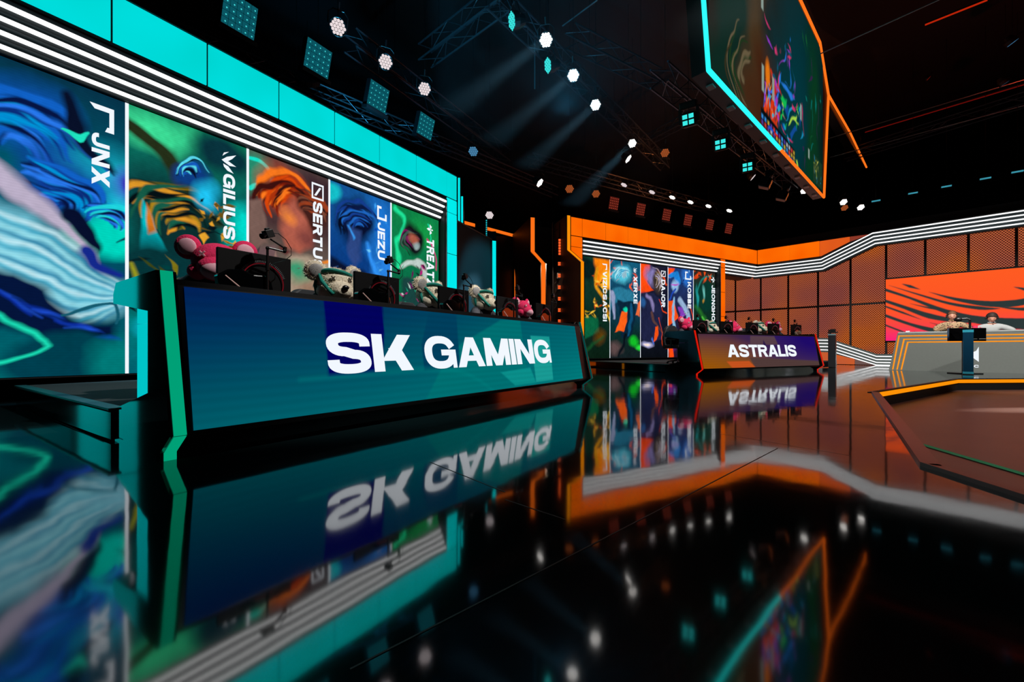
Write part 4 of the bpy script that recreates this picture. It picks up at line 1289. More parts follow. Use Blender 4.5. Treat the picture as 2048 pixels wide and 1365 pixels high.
near_x = [F_ for F_ in (.44, 1.51, 2.57, 3.64, 4.62)]
for k, x in enumerate(near_x):
    place(mon0, D1, x, .48, '%s from the left of the dark monitors on the near desk' % ORD[k], 'monitors on the near desk', k == 0)
    place(cam0, D1, x + .27, .36, '%s from the left of the small camera arms on the near desk' % ORD[k], 'camera arms on the near desk', k == 0)
far_x = [D2.S(x, -.45) for x in (1387, 1440.5, 1493, 1537, 1583)]
for k, x in enumerate(far_x):
    place(mon0, D2, x, .45, '%s from the left of the dark monitors on the far desk' % ORD[k], 'monitors on the far desk', False)
    place(cam0, D2, x + (.30, .40, .30, .44, .40)[k], .60, '%s from the left of the small camera arms on the far desk' % ORD[k], 'camera arms on the far desk', False)


# ------------------------------------------------------------------ chairs and plush toys
M_pink = pbr('pink_plush', (232, 40, 96), .95, noise=.2, scale=60, bump=.4)
M_pale = pbr('pale_pink_plush', (236, 176, 190), .95, noise=.1, scale=60)
M_cream = pbr('cream_plush', (226, 214, 190), .95, noise=.12, scale=50, bump=.4)
M_gteal = pbr('teal_cloth', (0, 132, 116), .8)
M_greyc = pbr('grey_cloth', (64, 64, 70), .85)
M_bluec = pbr('blue_jacket', (36, 54, 74), .85)
M_dark = pbr('dark_fabric', (20, 20, 22), .7)


def make_chair():
    t = thing('gaming_chair', None, 'chair')
    bk = MB().prism([(-.27, .62), (-.29, .95), (-.22, 1.16), (-.12, 1.24), (.12, 1.24), (.22, 1.16), (.29, .95), (.27, .62)], .24, .34, 'y').build('backrest', pbr('chair_grey', (40, 44, 48), .6), t)
    bevel(bk, .03, 3)
    MB().prism([(-.15, .66), (-.17, .98), (-.12, 1.12), (.12, 1.12), (.17, .98), (.15, .66)], .225, .24, 'y').build('back_insert', M_dark, t)
    bevel(MB().box(-.27, .27, -.22, .28, .62, .72).build('seat', M_dark, t), .03, 3)
    for s in (-1, 1):
        mb = MB(); mb.box(s * .30 - .03, s * .30 + .03, -.12, .18, .84, .87); mb.box(s * .28 - .015, s * .28 + .015, 0, .05, .66, .84); mb.build('armrest', M_black, t)
    mb = MB(); mb.tube([(0, .03, .30), (0, .03, .62)], .03, 10)
    for k in range(5):
        a = k * 2 * math.pi / 5
        mb.tube([(0, .03, .32), (.28 * math.cos(a), .03 + .28 * math.sin(a), .27)], [.025, .015], 8)
        mb.ball((.28 * math.cos(a), .03 + .28 * math.sin(a), .244), .03, 8, 6)
    mb.build('base', M_black, t)
    return t


def fuzz(mb, centre, r, n, length, seed, M=None):
    rr = random.Random(seed)
    for _ in range(n):
        v = Vector((rr.gauss(0, 1), rr.gauss(0, 1), rr.gauss(0, 1))).normalized()
        p = Vector((v.x * r[0], v.y * r[1], v.z * r[2])); q_ = Vector((v.x / r[0], v.y / r[1], v.z / r[2])).normalized()
        if M: p = M @ p; q_ = M @ q_
        p = Vector(centre) + p * .98; side = q_.orthogonal().normalized() * .004
        tip = p + (q_ + Vector((rr.uniform(-.5, .5), rr.uniform(-.5, .5), rr.uniform(-.7, .2)))).normalized() * length * rr.uniform(.6, 1.3)
        mb.add([p - side, p + side, tip], [(0, 1, 2)])


def make_plush(kind):
    """big soft head facing -y, floppy ears, body in a jacket sitting on a chair seat (z .72)"""
    pink = kind == 'pink'
    main = M_pink if pink else M_cream
    t = thing('plush_toy', None, 'plush toy')
    b = MB(); b.ball((0, .03, .86), (.19, .16, .19), 16, 10); b.tube([(-.15, 0, .95), (-.27, -.08, .84), (-.25, -.16, .76)], [.07, .06, .05], 10); b.tube([(.15, 0, .95), (.27, -.08, .84), (.25, -.16, .76)], [.07, .06, .05], 10)
    b.tube([(-.10, -.05, .78), (-.13, -.24, .77)], [.07, .06], 10); b.tube([(.10, -.05, .78), (.13, -.24, .77)], [.07, .06], 10)
    b.build('jacket_body', M_greyc if kind != 'blue' else M_bluec, t, smooth=True)
    h = MB(); h.ball((0, 0, 1.12), (.175, .165, .150), 26, 18)
    h.ball((0, -.10, 1.06), (.13, .13, .10), 22, 14)
    h.ball((-.12, -.05, 1.03), (.075, .08, .07), 14, 10); h.ball((.12, -.05, 1.03), (.075, .08, .07), 14, 10)
    if not pink:
        fuzz(h, (0, 0, 1.12), (.175, .165, .150), 1500, .022, 1); fuzz(h, (0, -.10, 1.06), (.13, .13, .10), 900, .018, 2)
    head = h.build('head', main, t, smooth=True)
    mz = MB(); mz.ball((0, -.145, 1.045), (.105, .10, .078), 20, 12)
    mz.build('muzzle', M_pale if pink else M_cream, head, smooth=True)
    if not pink:
        n = MB(); n.ball((0, -.245, 1.085), (.034, .022, .024), 14, 10); n.build('nose', pbr('nose_black', (14, 12, 16), .3), head, smooth=True)
    for s in (-1, 1):
        e = MB(); Mx = Matrix.Rotation(s * math.radians(20), 4, 'Z') @ Matrix.Rotation(s * math.radians(24), 4, 'Y')
        c = Vector((s * .19, .02, 1.22)); e.ball(c, (.098, .045, .098), 18, 12, Mx)
        if not pink: fuzz(e, c, (.098, .045, .098), 500, .02, 5 + s, Mx)
        ear = e.build('ear', main, head, smooth=True)
        i_ = MB(); i_.ball(c + Vector((s * .004, -.034, .0)), (.068, .02, .066), 16, 10, Mx); i_.build('inner_ear', M_pale if pink else pbr('grey_satin', (150, 148, 146), .6), ear, smooth=True)
        x = MB(); cx, cz = s * .085, 1.165
        for a in (45, -45):
            x.box(-.026, .026, -.006, .006, -.0055, .0055, Matrix.Translation((cx, -.148, cz)) @ Matrix.Rotation(s * math.radians(20), 4, 'Z') @ Matrix.Rotation(math.radians(a), 4, 'Y'))
        x.build('stitched_eye', M_pale if pink else pbr('stitch', (90, 80, 70), .8), head)
    if not pink:
        bn = MB(); pts = []
        for k in range(25):
            a = 2 * math.pi * k / 24; pts.append((1.0 * .152 * math.cos(a), .142 * math.sin(a) + .01, 1.205 - .03 * math.sin(a) + .012 * math.sin(a * 2)))
        bn.tube(pts, .018, 8, False); bn.tube([(-.17, -.03, 1.19), (-.17, -.11, 1.12), (-.13, -.17, 1.05), (-.10, -.20, 1.01)], [.012, .02, .018, .02], 8)
        bn.tube([(-.165, .03, 1.19), (-.19, .0, 1.08), (-.17, -.02, .99)], [.012, .018, .02], 8)
        bn.build('headband', M_gteal, head, smooth=True)
    return t


ch0 = make_chair(); pl = {k: make_plush(k) for k in ('pink', 'grey', 'blue')}
pl['pinkblue'] = None
used = set()


def seat(F, px, py, p, kind, turn, tilt, label, chair_label, k, group, cgroup, size=1.0):
    global ch0
    x = F.S(px, p); z = F.Z(px, py, p)
    c = ch0 if 'chair' not in used else copy_tree(ch0); used.add('chair')
    c.location = F.W(x, -p + .10, 0); c.rotation_euler = (0, 0, F.rot); c['label'] = chair_label; c['group'] = cgroup
    o = pl[kind] if kind not in used else copy_tree(pl[kind]); used.add(kind)
    o.location = F.W(x, -p, max(-.02, z - 1.12)); o.rotation_euler = (tilt, 0, F.rot + turn); o['label'] = label; o['group'] = group
    o.scale = (size,) * 3; o.location.z = max(-.02, z - 1.12 * size)


G, CG = 'plush toys seated behind the near desk', 'chairs behind the near desk'
rd = math.radians
seat(D1, 437, 528, -1.22, 'pink', rd(-24), rd(6), 'bright pink plush toy with big round ears left of the first monitor', 'gaming chair under the large pink plush toy at the near desk end', 0, G, CG)
seat(D1, 656, 568, -1.18, 'grey', rd(-8), rd(8), 'large cream plush bear with teal headband between the first two monitors', 'gaming chair behind the large cream bear with the teal headband', 1, G, CG, 1.0)
seat(D1, 850, 590, -1.22, 'grey', rd(12), rd(4), 'cream plush bear half hidden behind the third monitor of the near desk', 'grey gaming chair just right of the second monitor on the near desk', 2, G, CG, 1.05)
seat(D1, 958, 600, -1.2, 'grey', rd(2), rd(4), 'cream plush bear between the third and fourth monitors of the near desk', 'gaming chair behind the bear right of the third near monitor', 3, G, CG, 1.0)
seat(D1, 1037, 617, -1.2, 'pink', rd(0), rd(4), 'small looking pink plush toy peeking out right of the fourth near monitor', 'gaming chair hidden behind the fourth monitor of the near desk', 4, G, CG, .9)
G, CG = 'plush toys seated behind the far desk', 'chairs behind the far desk'
seat(D2, 1365, 649, -1.25, 'pink', rd(10), rd(4), 'pink plush toy sitting at the open left end of the far desk', 'gaming chair at the open left end of the far desk', 0, G, CG)
seat(D2, 1420, 655, -1.22, 'grey', rd(20), 0, 'cream plush toy right of the first monitor of the far desk', 'gaming chair behind the first monitor of the far desk', 1, G, CG)
seat(D2, 1466, 655, -1.22, 'pink', rd(16), 0, 'pink plush toy between the second and third monitors of the far desk', 'gaming chair behind the second monitor of the far desk', 2, G, CG)
seat(D2, 1517, 655, -1.22, 'grey', rd(16), 0, 'cream plush toy with teal headband right of the third far monitor', 'gaming chair behind the third monitor of the far desk', 3, G, CG)
seat(D2, 1548, 655, -1.22, 'pink', rd(-10), 0, 'pink plush toy mostly hidden behind the fourth far monitor', 'gaming chair behind the fourth monitor of the far desk', 4, G, CG)
bpy.data.objects.remove(pl['blue'], do_unlink=True) if False else None
for ch in list(pl['blue'].children_recursive): bpy.data.objects.remove(ch, do_unlink=True)
bpy.data.objects.remove(pl['blue'], do_unlink=True)


# ================================================================== commentators' desk
M_desk = pbr('grey_desk', (112, 116, 112), .3, .2)
cd = thing('commentary_desk', 'wide grey commentators desk with three orange trim lines and a white emblem', 'desk', (*D3.O, 0), D3.rot)
XD1 = D3.S(2420)
xl = D3.S(1795, -.02)
MB().prism([(0, 0), (XD1, 0), (XD1, 1.05), (xl, 1.05)], .0, .12, 'y').build('front_panel', M_desk, cd)
MB().prism([(xl, 1.05), (XD1, 1.05), (XD1, 1.09), (xl + .03, 1.09)], -.01, .75, 'y').build('desk_top', pbr('grey_top', (150, 154, 152), .35), cd)
MB().prism([(0.03, .0), (.18, .0), (xl + .12, 1.04), (xl, 1.04)], .12, .75, 'y').build('side_panel', M_desk, cd)
def dq(px, py): return (D3.S(px), D3.Z(px, py))
for (cb, cc, yr) in (((1785.5, 739.6), (1798, 672.5), 670.6), ((1794, 739.9), (1808, 679.2), 676), ((1802.5, 740), (1815.5, 685), 682.4)):
    b0, c0 = dq(*cb), dq(*cc); zr = D3.Z(2048, yr)
    mb = MB(); w = .016
    mb.quad((b0[0] - w, -.004, b0[1]), (b0[0] + w, -.004, b0[1]), (c0[0] + w, -.004, c0[1] - w), (c0[0] - w, -.004, c0[1] + w))
    mb.quad((c0[0] - w, -.004, c0[1] + w), (c0[0] + w * .5, -.004, c0[1] - w), (XD1, -.004, zr - w), (XD1, -.004, zr + w))
    mb.build('trim_line', emis('orange_line', (255, 150, 30), 1.0), cd)
em = MB()
x0, x1_, zb_, zt_ = D3.S(1924.5), D3.S(1957.5), D3.Z(1941, 724), D3.Z(1941, 694)
W_, H_ = x1_ - x0, zt_ - zb_
P = lambda pts: em.add([(x0 + a * W_, -.006, zb_ + b * H_) for a, b in pts], [tuple(t_) for t_ in geometry.tessellate_polygon([[Vector((a, b, 0)) for a, b in pts]])])
P([(0, 0), (.0, .85), (.13, .72), (.13, .12)]); P([(1, 0), (1, 1), (.84, .72), (.84, .12)]); P([(.84, .72), (.84, .12), (.66, .26), (.60, .08), (.44, .22), (.58, .62)])
P([(.13, .12), (.13, .72), (.30, .90), (.40, .50), (.30, .24)]); P([(.40, .50), (.5, .30), (.58, .62), (.5, .86)])
em.build('emblem', M_text, cd)
zb2 = D3.Z(1941, 735.5); zt2 = D3.Z(1941, 730)
lettering('lettering', 'LEC', (D3.S(1925), -.006, zb2), (D3.S(1958) - D3.S(1925), 0, 0), (0, 0, zt2 - zb2), cd, M_text, .35, .3, .22, .25)
mb = MB(); mb.box(-.05, .03, -.02, .02, 0, .035)
o = mb.build('desk_note', pbr('paper_white', (220, 220, 224), .6)); o.location = D3.W(D3.S(1816), .2, 1.09); o.rotation_euler.z = D3.rot
tag(o, 'small white object lying on the left end of the grey desk', 'desk item')


# ------------------------------------------------------------------ the two commentators
def skin_mesh(chains, M=None):
    """chains: list of [(x,y,z,r),...]; a chain whose first point repeats an earlier point joins there"""
    verts = []; edges = []; rad = []; idx = {}
    for ch in chains:
        prev = None
        for p in ch:
            key = tuple(round(v, 4) for v in p[:3])
            if key not in idx:
                idx[key] = len(verts); verts.append(p[:3]); rad.append(p[3])
            i = idx[key]
            if prev is not None and prev != i: edges.append((prev, i))
            prev = i
    me = bpy.data.meshes.new('tmp'); me.from_pydata(verts, edges, []); o = bpy.data.objects.new('tmp', me); COL.objects.link(o)
    md = o.modifiers.new('skin', 'SKIN'); md.use_smooth_shade = True
    sv = me.skin_vertices[0].data
    for i, r in enumerate(rad):
        sv[i].radius = (r, r); sv[i].use_root = (i == 0)
    s2 = o.modifiers.new('sub', 'SUBSURF'); s2.levels = 2
    dg = bpy.context.evaluated_depsgraph_get()
    m2 = bpy.data.meshes.new_from_object(o.evaluated_get(dg)); bpy.data.objects.remove(o, do_unlink=True)
    return m2


def head_into(mb, c, s=1.0, pitch=0.0):
    """sculpted head: looks along -y; centre c"""
    M_ = Matrix.Translation(c) @ Matrix.Rotation(pitch, 4, 'X') @ Matrix.Scale(s, 4)
    n, m = 28, 22; vs = []; fs = []
    for i in range(m + 1):
        ph = math.pi * i / m
        for k in range(n):
            t = 2 * math.pi * k / n
            x = .078 * math.sin(ph) * math.cos(t); y = .098 * math.sin(ph) * math.sin(t); z = .118 * math.cos(ph)
            if z < -.02:
                f = 1 - .35 * min(1, (-z - .02) / .1); x *= f
                y = y * f - .012 * min(1, (-z - .02) / .08)
            if y < 0:
                nose = math.exp(-((x / .013) ** 2 + ((z + .022) / .024) ** 2)) * .026
                brow = math.exp(-((z - .022) / .012) ** 2) * .005
                eye = math.exp(-(((abs(x) - .032) / .016) ** 2 + ((z - .002) / .012) ** 2)) * .010
                lip = math.exp(-((x / .022) ** 2 + ((z + .062) / .010) ** 2)) * .006
                chin = math.exp(-((x / .025) ** 2 + ((z + .098) / .018) ** 2)) * .010
                y -= nose + brow - eye + lip + chin
            vs.append(M_ @ Vector((x, y, z)))
    for i in range(m):
        for k in range(n):
            fs.append((i * n + k, (i + 1) * n + k, (i + 1) * n + (k + 1) % n, i * n + (k + 1) % n))
    mb.add(vs, fs)
    for sx_ in (-1, 1):
        mb.ball(M_ @ Vector((sx_ * .082, .008, -.004)), (.010 * s, .020 * s, .030 * s), 8, 8)
    return M_


def person(label, F, px, py_head, p, shirt, hair, pose, pattern=None):
    x = F.S(px, p); ztop = F.Z(px, py_head, p)
    t = thing('person', label, 'person', F.W(x, -p, 0), F.rot)
    hc = ztop - .125 * 1.12
    sh = hc - .205          # shoulder height
    hip = sh - .46
    k = 1.08
    body = [[(0, .02, hip, .13), (0, .03, hip + .14, .125), (0, .02, hip + .30, .135), (0, .01, sh - .04, .11), (0, 0, sh + .05, .060), (0, -.01, hc - .07, .056)]]
    arms = []
    for s in (-1, 1):
        el, wr = pose[0 if s < 0 else 1]
        a = [(0, .01, sh - .04, .11), (s * .12, .01, sh - .03, .075), (s * .20, .0, sh - .05, .062), (s * (.20 + el[0]) * .5 + s * .10, el[1] * .5, (sh - .05 + el[2] + sh) / 2, .050),
             (s * el[0], el[1], sh + el[2], .044), (s * (el[0] + wr[0]) / 2, (el[1] + wr[1]) / 2, sh + (el[2] + wr[2]) / 2, .040), (s * wr[0], wr[1], sh + wr[2], .028)]
        arms.append(a)
        d = Vector((s * (wr[0] - el[0]), wr[1] - el[1], wr[2] - el[2])).normalized()
        w0 = Vector((s * wr[0], wr[1], sh + wr[2])); pm = w0 + d * .05
        body.append([a[-1], (*pm, .030)])
        side = d.cross(Vector((0, 0, 1))).normalized() if abs(d.z) < .9 else Vector((1, 0, 0))
        for j, (o_, L_) in enumerate(((-.028, .062), (-.010, .072), (.010, .068), (.028, .054))):
            b_ = pm + side * o_ + d * .02; e1_ = b_ + d * L_ * .5; e2_ = e1_ + (d * .6 + Vector((0, 0, -.7))).normalized() * L_ * .5
            body.append([(*pm, .030), (*b_, .0095), (*e1_, .009), (*e2_, .008)])
        th = w0 + side * (-.03) * s + d * .025
        body.append([(*w0, .028), (*th, .011), (*(th + d * .03 - side * .02 * s), .009)])
    for s in (-1, 1):      # legs, seated
        body.append([(0, .02, hip, .13), (s * .10, -.02, hip - .02, .085), (s * .13, -.26, hip + .0, .07), (s * .13, -.42, hip - .02, .055), (s * .13, -.42, hip - .24, .048), (s * .13, -.42, hip - .40, .036), (s * .13, -.50, hip - .43, .032)])
    me = skin_mesh(body + arms)
    mb = MB(); mb.v = [tuple(v.co) for v in me.vertices]; mb.f = [list(p_.vertices) for p_ in me.polygons]; mb.mi = [0] * len(mb.f); mb.mats = [pbr('skin_tone', (214, 150, 126), .55)]
    HM = head_into(mb, Vector((0, -.03, hc)), 1.12, pose[2])
    mb.build('body', None, t, smooth=True)
    # shirt: torso and sleeves, ends at the wrists
    tr = [[(0, .02, hip - .02, .150), (0, .03, hip + .14, .146), (0, .02, hip + .30, .158), (0, .01, sh - .03, .150), (0, 0, sh + .065, .088)]]
    sl = [[(q_[0], q_[1], q_[2], q_[3] + .020 + (.004 if i > 3 else 0)) if i else (0, .01, sh - .03, .150) for i, q_ in enumerate(a[:-1])] + [(a[-1][0] * .96 + a[-2][0] * .04, a[-1][1], a[-1][2], .036)] for a in arms]
    m3 = skin_mesh(tr + sl); m3.materials.clear(); m3.materials.append(shirt)
    so = bpy.data.objects.new('shirt', m3); m3.name = 'shirt'; COL.objects.link(so); so.parent = t
    cb = MB(); cb.ring((0, -.005, sh + .078), .066, .016, 20, 6, 0, 360, 'z'); cb.build('collar', shirt, so, smooth=True)
    tr_ = MB(); tr_.v = []
    pn = skin_mesh([[(0, .02, hip - .01, .145), (s * .10, -.02, hip - .02, .098), (s * .13, -.26, hip, .083), (s * .13, -.42, hip - .02, .068), (s * .13, -.42, hip - .24, .060), (s * .13, -.42, hip - .39, .055)] for s in (-1, 1)])
    pn.materials.clear(); pn.materials.append(pbr('trouser_navy', (28, 32, 44), .8)); po = bpy.data.objects.new('trousers', pn); COL.objects.link(po); po.parent = t
    # hair: cap over the skull, a little fuller on top
    hb = MB(); n, m = 26, 12; vs = []; rr = random.Random(5)
    for i in range(m + 1):
        ph = math.radians(108) * i / m
        for kk in range(n):
            tt_ = 2 * math.pi * kk / n
            f = 1.10 + .03 * rr.random(); lim = 1.0
            x_ = .080 * math.sin(ph) * math.cos(tt_) * f; y_ = .102 * math.sin(ph) * math.sin(tt_) * f; z_ = .120 * math.cos(ph) * f + .006
            if y_ < -.03 and z_ < .055: z_ = .055 + (z_ - .055) * .05; y_ = max(y_, -.088)
            vs.append(HM @ Vector((x_, y_ + .004, z_)))
    fs = [(i * n + kk, (i + 1) * n + kk, (i + 1) * n + (kk + 1) % n, i * n + (kk + 1) % n) for i in range(m) for kk in range(n)]
    hb.add(vs, fs); hb.build('hair', hair, t, smooth=True)
    ey = MB()
    for s in (-1, 1):
        ey.ball(HM @ Vector((s * .032, -.083, .002)), .009, 8, 6)
    ey.build('eyes', pbr('eye_dark', (40, 30, 26), .3), t)
    mo = MB(); mo.ball(HM @ Vector((0, -.098, -.063)), (.024, .006, .006), 10, 6); mo.build('mouth', pbr('lip_red', (150, 70, 66), .5), t)
    hs = MB(); pts = []
    for k_ in range(13):
        a = math.radians(-8 + 196 * k_ / 12); pts.append(HM @ Vector((.098 * math.cos(a), .01, .138 * math.sin(a))))
    hs.tube(pts, .010, 6)
    for s in (-1, 1):
        hs.tube([HM @ Vector((s * .082, .008, -.005)), HM @ Vector((s * .112, .008, -.005))], .036, 12)
    pts = [HM @ Vector(v) for v in ((.095, -.01, -.03), (.085, -.06, -.075), (.05, -.105, -.078), (.02, -.125, -.072))]
    hs.tube(pts, .004, 6); hs.ball(pts[-1], .016, 8, 6)
    hs.build('headset', M_matte, t)
    # stool
    st = thing('studio_stool', None, 'stool', F.W(x, -p, 0), F.rot)
    bevel(MB().tube([(0, .03, hip - .19), (0, .03, hip - .13)], .19, 20).build('seat', M_dark, st), .01)
    MB().tube([(0, .03, .02), (0, .03, hip - .19)], .03, 10).build('column', M_metal, st)
    MB().tube([(0, .03, 0), (0, .03, .025)], [.22, .20], 20).build('base', M_metal, st)
    return t, st


def leopard():
    m = pbr('patterned_shirt', (150, 122, 92), .8); nt = m.node_tree; b = nt.nodes['Principled BSDF']
    tc = nt.nodes.new('ShaderNodeTexCoord'); v = nt.nodes.new('ShaderNodeTexVoronoi'); v.inputs['Scale'].default_value = 24
    nt.links.new(tc.outputs['Object'], v.inputs['Vector'])
    r = nt.nodes.new('ShaderNodeValToRGB'); r.color_ramp.interpolation = 'CONSTANT'
    r.color_ramp.elements[0].color = (*lin((52, 36, 30)), 1); r.color_ramp.elements[1].position = .34; r.color_ramp.elements[1].color = (*lin((178, 148, 112)), 1)
    nt.links.new(v.outputs['Distance'], r.inputs[0]); nt.links.new(r.outputs[0], b.inputs['Base Color'])
    return m


pA, sA = person('man in a brown leopard pattern shirt with a headset, sitting left at the grey desk', D3, 1904, 623, -1.15, leopard(), pbr('hair_light_brown', (112, 74, 50), .7),
            [((.30, -.14, -.24), (.08, -.40, -.13)), ((.32, -.12, -.24), (.16, -.42, -.20)), math.radians(4)])
pB, sB = person('man in a pale grey shirt and headset, head bowed, right at the grey desk', D3, 1983.5, 626, -1.15, pbr('pale_shirt', (176, 178, 178), .8), pbr('hair_dark_brown', (52, 36, 30), .7),
            [((.31, -.10, -.24), (.20, -.40, -.22)), ((.36, -.06, -.22), (.28, -.40, -.22)), math.radians(24)])
sA['label'] = 'stool under the man in the leopard pattern shirt'; sB['label'] = 'stool under the man in the pale grey shirt'
sA['group'] = sB['group'] = 'stools behind the grey desk'
# small pink mascot-like cup between them becomes a plain pink mug
mg = thing('mug', 'small pink mug on the grey desk between the two men', 'mug', D3.W(D3.S(1950, -.45), .45, 1.09), D3.rot)
MB().tube([(0, 0, 0), (0, 0, .14)], [.05, .055], 14).build('cup', pbr('mug_pink', (226, 50, 90), .4), mg)
mb = MB(); mb.ring((.07, 0, .07), .035, .008, 14, 6, -90, 90); mb.build('handle', pbr('mug_pink', (226, 50, 90), .4), mg)

# ------------------------------------------------------------------ posts carrying screens and small cameras
Y_ = 9.8; a = ray(1936, 750, Y_)
po = thing('camera_post', 'dark teal post with a small camera on top in front of the grey desk', 'post', (a.x, Y_, 0), D3.rot)
M_post = pbr('teal_post', (10, 52, 76), .25, .3)
MB().box(-.085, .085, -.06, .06, .02, 1.05).build('post', M_post, po)
MB().box(-.088, .088, -.063, .063, 0.02, .07).build('foot_band', pbr('band_teal', (40, 130, 150), .3), po)
MB().box(-.088, .088, -.063, .063, 1.0, 1.06).build('top_band', pbr('band_teal', (40, 130, 150), .3), po)
MB().box(-.09, .09, -.065, .065, 0, .02).build('base_plate', M_black, po)
mb = MB(); mb.tube([(.03, 0, 1.05), (.03, 0, 1.30), (-.02, 0, 1.33), (-.16, 0, 1.32)], .022, 8); mb.build('neck', M_black, po)
mb = MB(); mb.ball((-.16, -.01, 1.31), (.075, .06, .055), 14, 10); mb.build('camera_head', M_black, po)
a = ray(1935.5, 669, 10.15)
mt_ = thing('prompter_screen', 'wide black monitor on a stand seen behind the dark teal post', 'monitor', (a.x, 10.15, 0), math.radians(-8))
hw = (ray(1968, 669, 10.15).x - ray(1903, 669, 10.15).x) / 2 * 1.0
bevel(MB().box(-hw, hw, 0, .06, .80, 1.12).build('panel', M_gloss, mt_), .006)
MB().box(-hw + .02, hw - .02, -.004, 0, .82, 1.10).build('display', pbr('display_black', (4, 4, 5), .15), mt_)
MB().box(-.04, .04, .06, .11, .0, 1.0).build('stand', M_black, mt_); MB().box(-.25, .25, -.1, .25, 0, .02).build('foot', M_black, mt_)
mb = MB(); mb.box(.12, .20, -.006, -.004, .85, .855); mb.box(.24, .38, -.006, -.004, .85, .858); mb.build('status_text', emis('soft_white', (180, 170, 160), .8), mt_)
Y_ = 13.6; a = ray(1664.5, 735, Y_)
po = thing('camera_post', 'slim grey post with a small camera on top right of the far desk', 'post', (a.x, Y_, 0), D3.rot)
MB().box(-.10, .10, -.085, .085, .02, 1.07).build('post', pbr('grey_post', (42, 44, 48), .25, .3), po)
MB().box(-.09, .09, -.065, .065, 0, .02).build('base_plate', M_black, po)
MB().box(-.103, .103, -.088, .088, 1.06, 1.10).build('top_band', pbr('band_grey', (110, 140, 146), .3), po)
mb = MB(); mb.box(-.12, .14, -.06, .06, 1.13, 1.17); mb.tube([(-.05, 0, 1.1), (-.05, 0, 1.14)], .03, 8); mb.box(-.05, .09, -.05, .05, 1.17, 1.26); mb.tube([(-.05, -.02, 1.21), (-.10, -.02, 1.21)], .03, 10); mb.build('camera_head', M_black, po)
# dark subwoofer-like box on the far desk
mb = MB(); mb.box(-.10, .10, -.08, .08, 0, .16); o = mb.build('speaker_box', M_black); o.location = D2.W(D2.S(1484, -.5), .5, .905); o.rotation_euler.z = D2.rot; bevel(o, .02)
tag(o, 'small dark speaker on the far desk right of the second plush toy', 'speaker')

# ================================================================== hanging screens
zb = EYE + (HOR - 140) * FJ.O.y / FPX
def jz(px, py): return FJ.S(px), FJ.Z(px, py)
LJ = jz(1648, 395)[0]; mid = jz(1657, 190); tp = jz(1640, 85); aJ = mid[0] - LJ; bJ = LJ - tp[0]
zm, ztp = mid[1], tp[1]
out = [(0, zb), (-aJ, zm), (bJ, ztp), (LJ - bJ, ztp), (LJ + aJ, zm), (LJ, zb)]
hj = thing('hanging_screen', 'huge many sided video screen hung from the ceiling, outlined in teal and orange light', 'hanging screen', (*FJ.O, 0), FJ.rot)
MB().prism(out, .03, .30, 'y').build('frame', pbr('rig_frame', (30, 40, 44), .5), hj)
def jart():
    A = Art(LJ - .1, ztp - zb - .2, 330, 190, 30)
    A.grad([(0, (8, 36, 34)), (.25, (40, 30, 22)), (.6, (6, 44, 46)), (1, (12, 24, 24))], 20)
    A.warp(.25, 1.1, 3)
    A.ell(.16, .75, 1.3, 3, (16, 44, 36), soft=.3).ell(.30, .7, .7, 2.4, (74, 56, 34), soft=.5).ell(.36, .84, .9, 1.2, (70, 30, 14), soft=.6).ell(.62, .70, 1.6, 2.6, (4, 58, 66), soft=.6).ell(.86, .6, .8, 2.6, (10, 60, 34), soft=.6)
    A.curls(.27, .75, .3, 1.3, 14, [(110, 96, 70), (60, 50, 30), (30, 60, 30)], 100, 120, .06, 3)
    A.shards((.34, .74, .50, .95), 46, [(240, 70, 20), (200, 40, 30), (60, 120, 250), (170, 60, 200), (250, 130, 30), (30, 190, 220)], .34, 5, .9)
    A.ribbon([(.40, .66), (.44, .8), (.43, .94), (.50, 1.0)], [.05, .10, .08, .03], (236, 60, 16), .06)
    A.shards((.52, .68, .70, .95), 26, [(20, 200, 90), (30, 160, 210), (180, 230, 80), (20, 80, 160), (220, 60, 120)], .28, 9, .85)
    A.shards((.40, .30, .62, .70), 26, [(40, 130, 230), (150, 60, 200), (20, 90, 120), (220, 60, 120)], .3, 6, .7)
    A.shards((.70, .2, 1, .9), 20, [(20, 90, 50), (60, 30, 80), (10, 120, 110)], .3, 8, .6)
    A.plain()
    for u, v, h in ((.335, .80, .11), (.42, .78, .10), (.70, .68, .08), (.80, .86, .05), (.33, .4, .1)):
        A.poly([(u - .012, v - h), (u + .006, v - h), (u + .006, v + h * .2), (u - .012, v + h * .2)], (150, 170, 160), .02, .9)
    A.ell(.37, .70, .16, .3, (250, 130, 20), soft=.4)
    return A
AJ = jart()
def uvj(px, py):
    x, z = jz(px, py); return (x - .05) / (LJ - .1), (ztp - .1 - z) / (ztp - zb - .2)
h0 = uvj(1524, 212); h1 = uvj(1592, 322)
# status strip and corner map as blocks of generic colour
AJ.poly([h0, (h1[0], h0[1] + .02), (h1[0], .975), (h0[0], .975)], (10, 18, 22), .02)
rr = random.Random(3)
for k in range(13):
    u = h0[0] + (h1[0] - h0[0]) * (k + .15) / 13
    for j in range(3):
        w_ = (h1[0] - h0[0]) / 13 * .6; v = h0[1] + .03 + j * .028
        AJ.poly([(u, v), (u + w_, v), (u + w_, v + .02), (u, v + .02)], rr.choice([(180, 190, 200), (60, 150, 230), (220, 60, 60), (200, 170, 60), (90, 60, 160)]), .02)
AJ.poly([(h0[0] + .06, .955), (h0[0] + .10, .955), (h0[0] + .10, .97), (h0[0] + .06, .97)], (30, 90, 220), .01); AJ.poly([(h0[0] + .11, .955), (h0[0] + .14, .955), (h0[0] + .14, .97), (h0[0] + .11, .97)], (230, 40, 30), .01)
g0 = uvj(1628, 300)
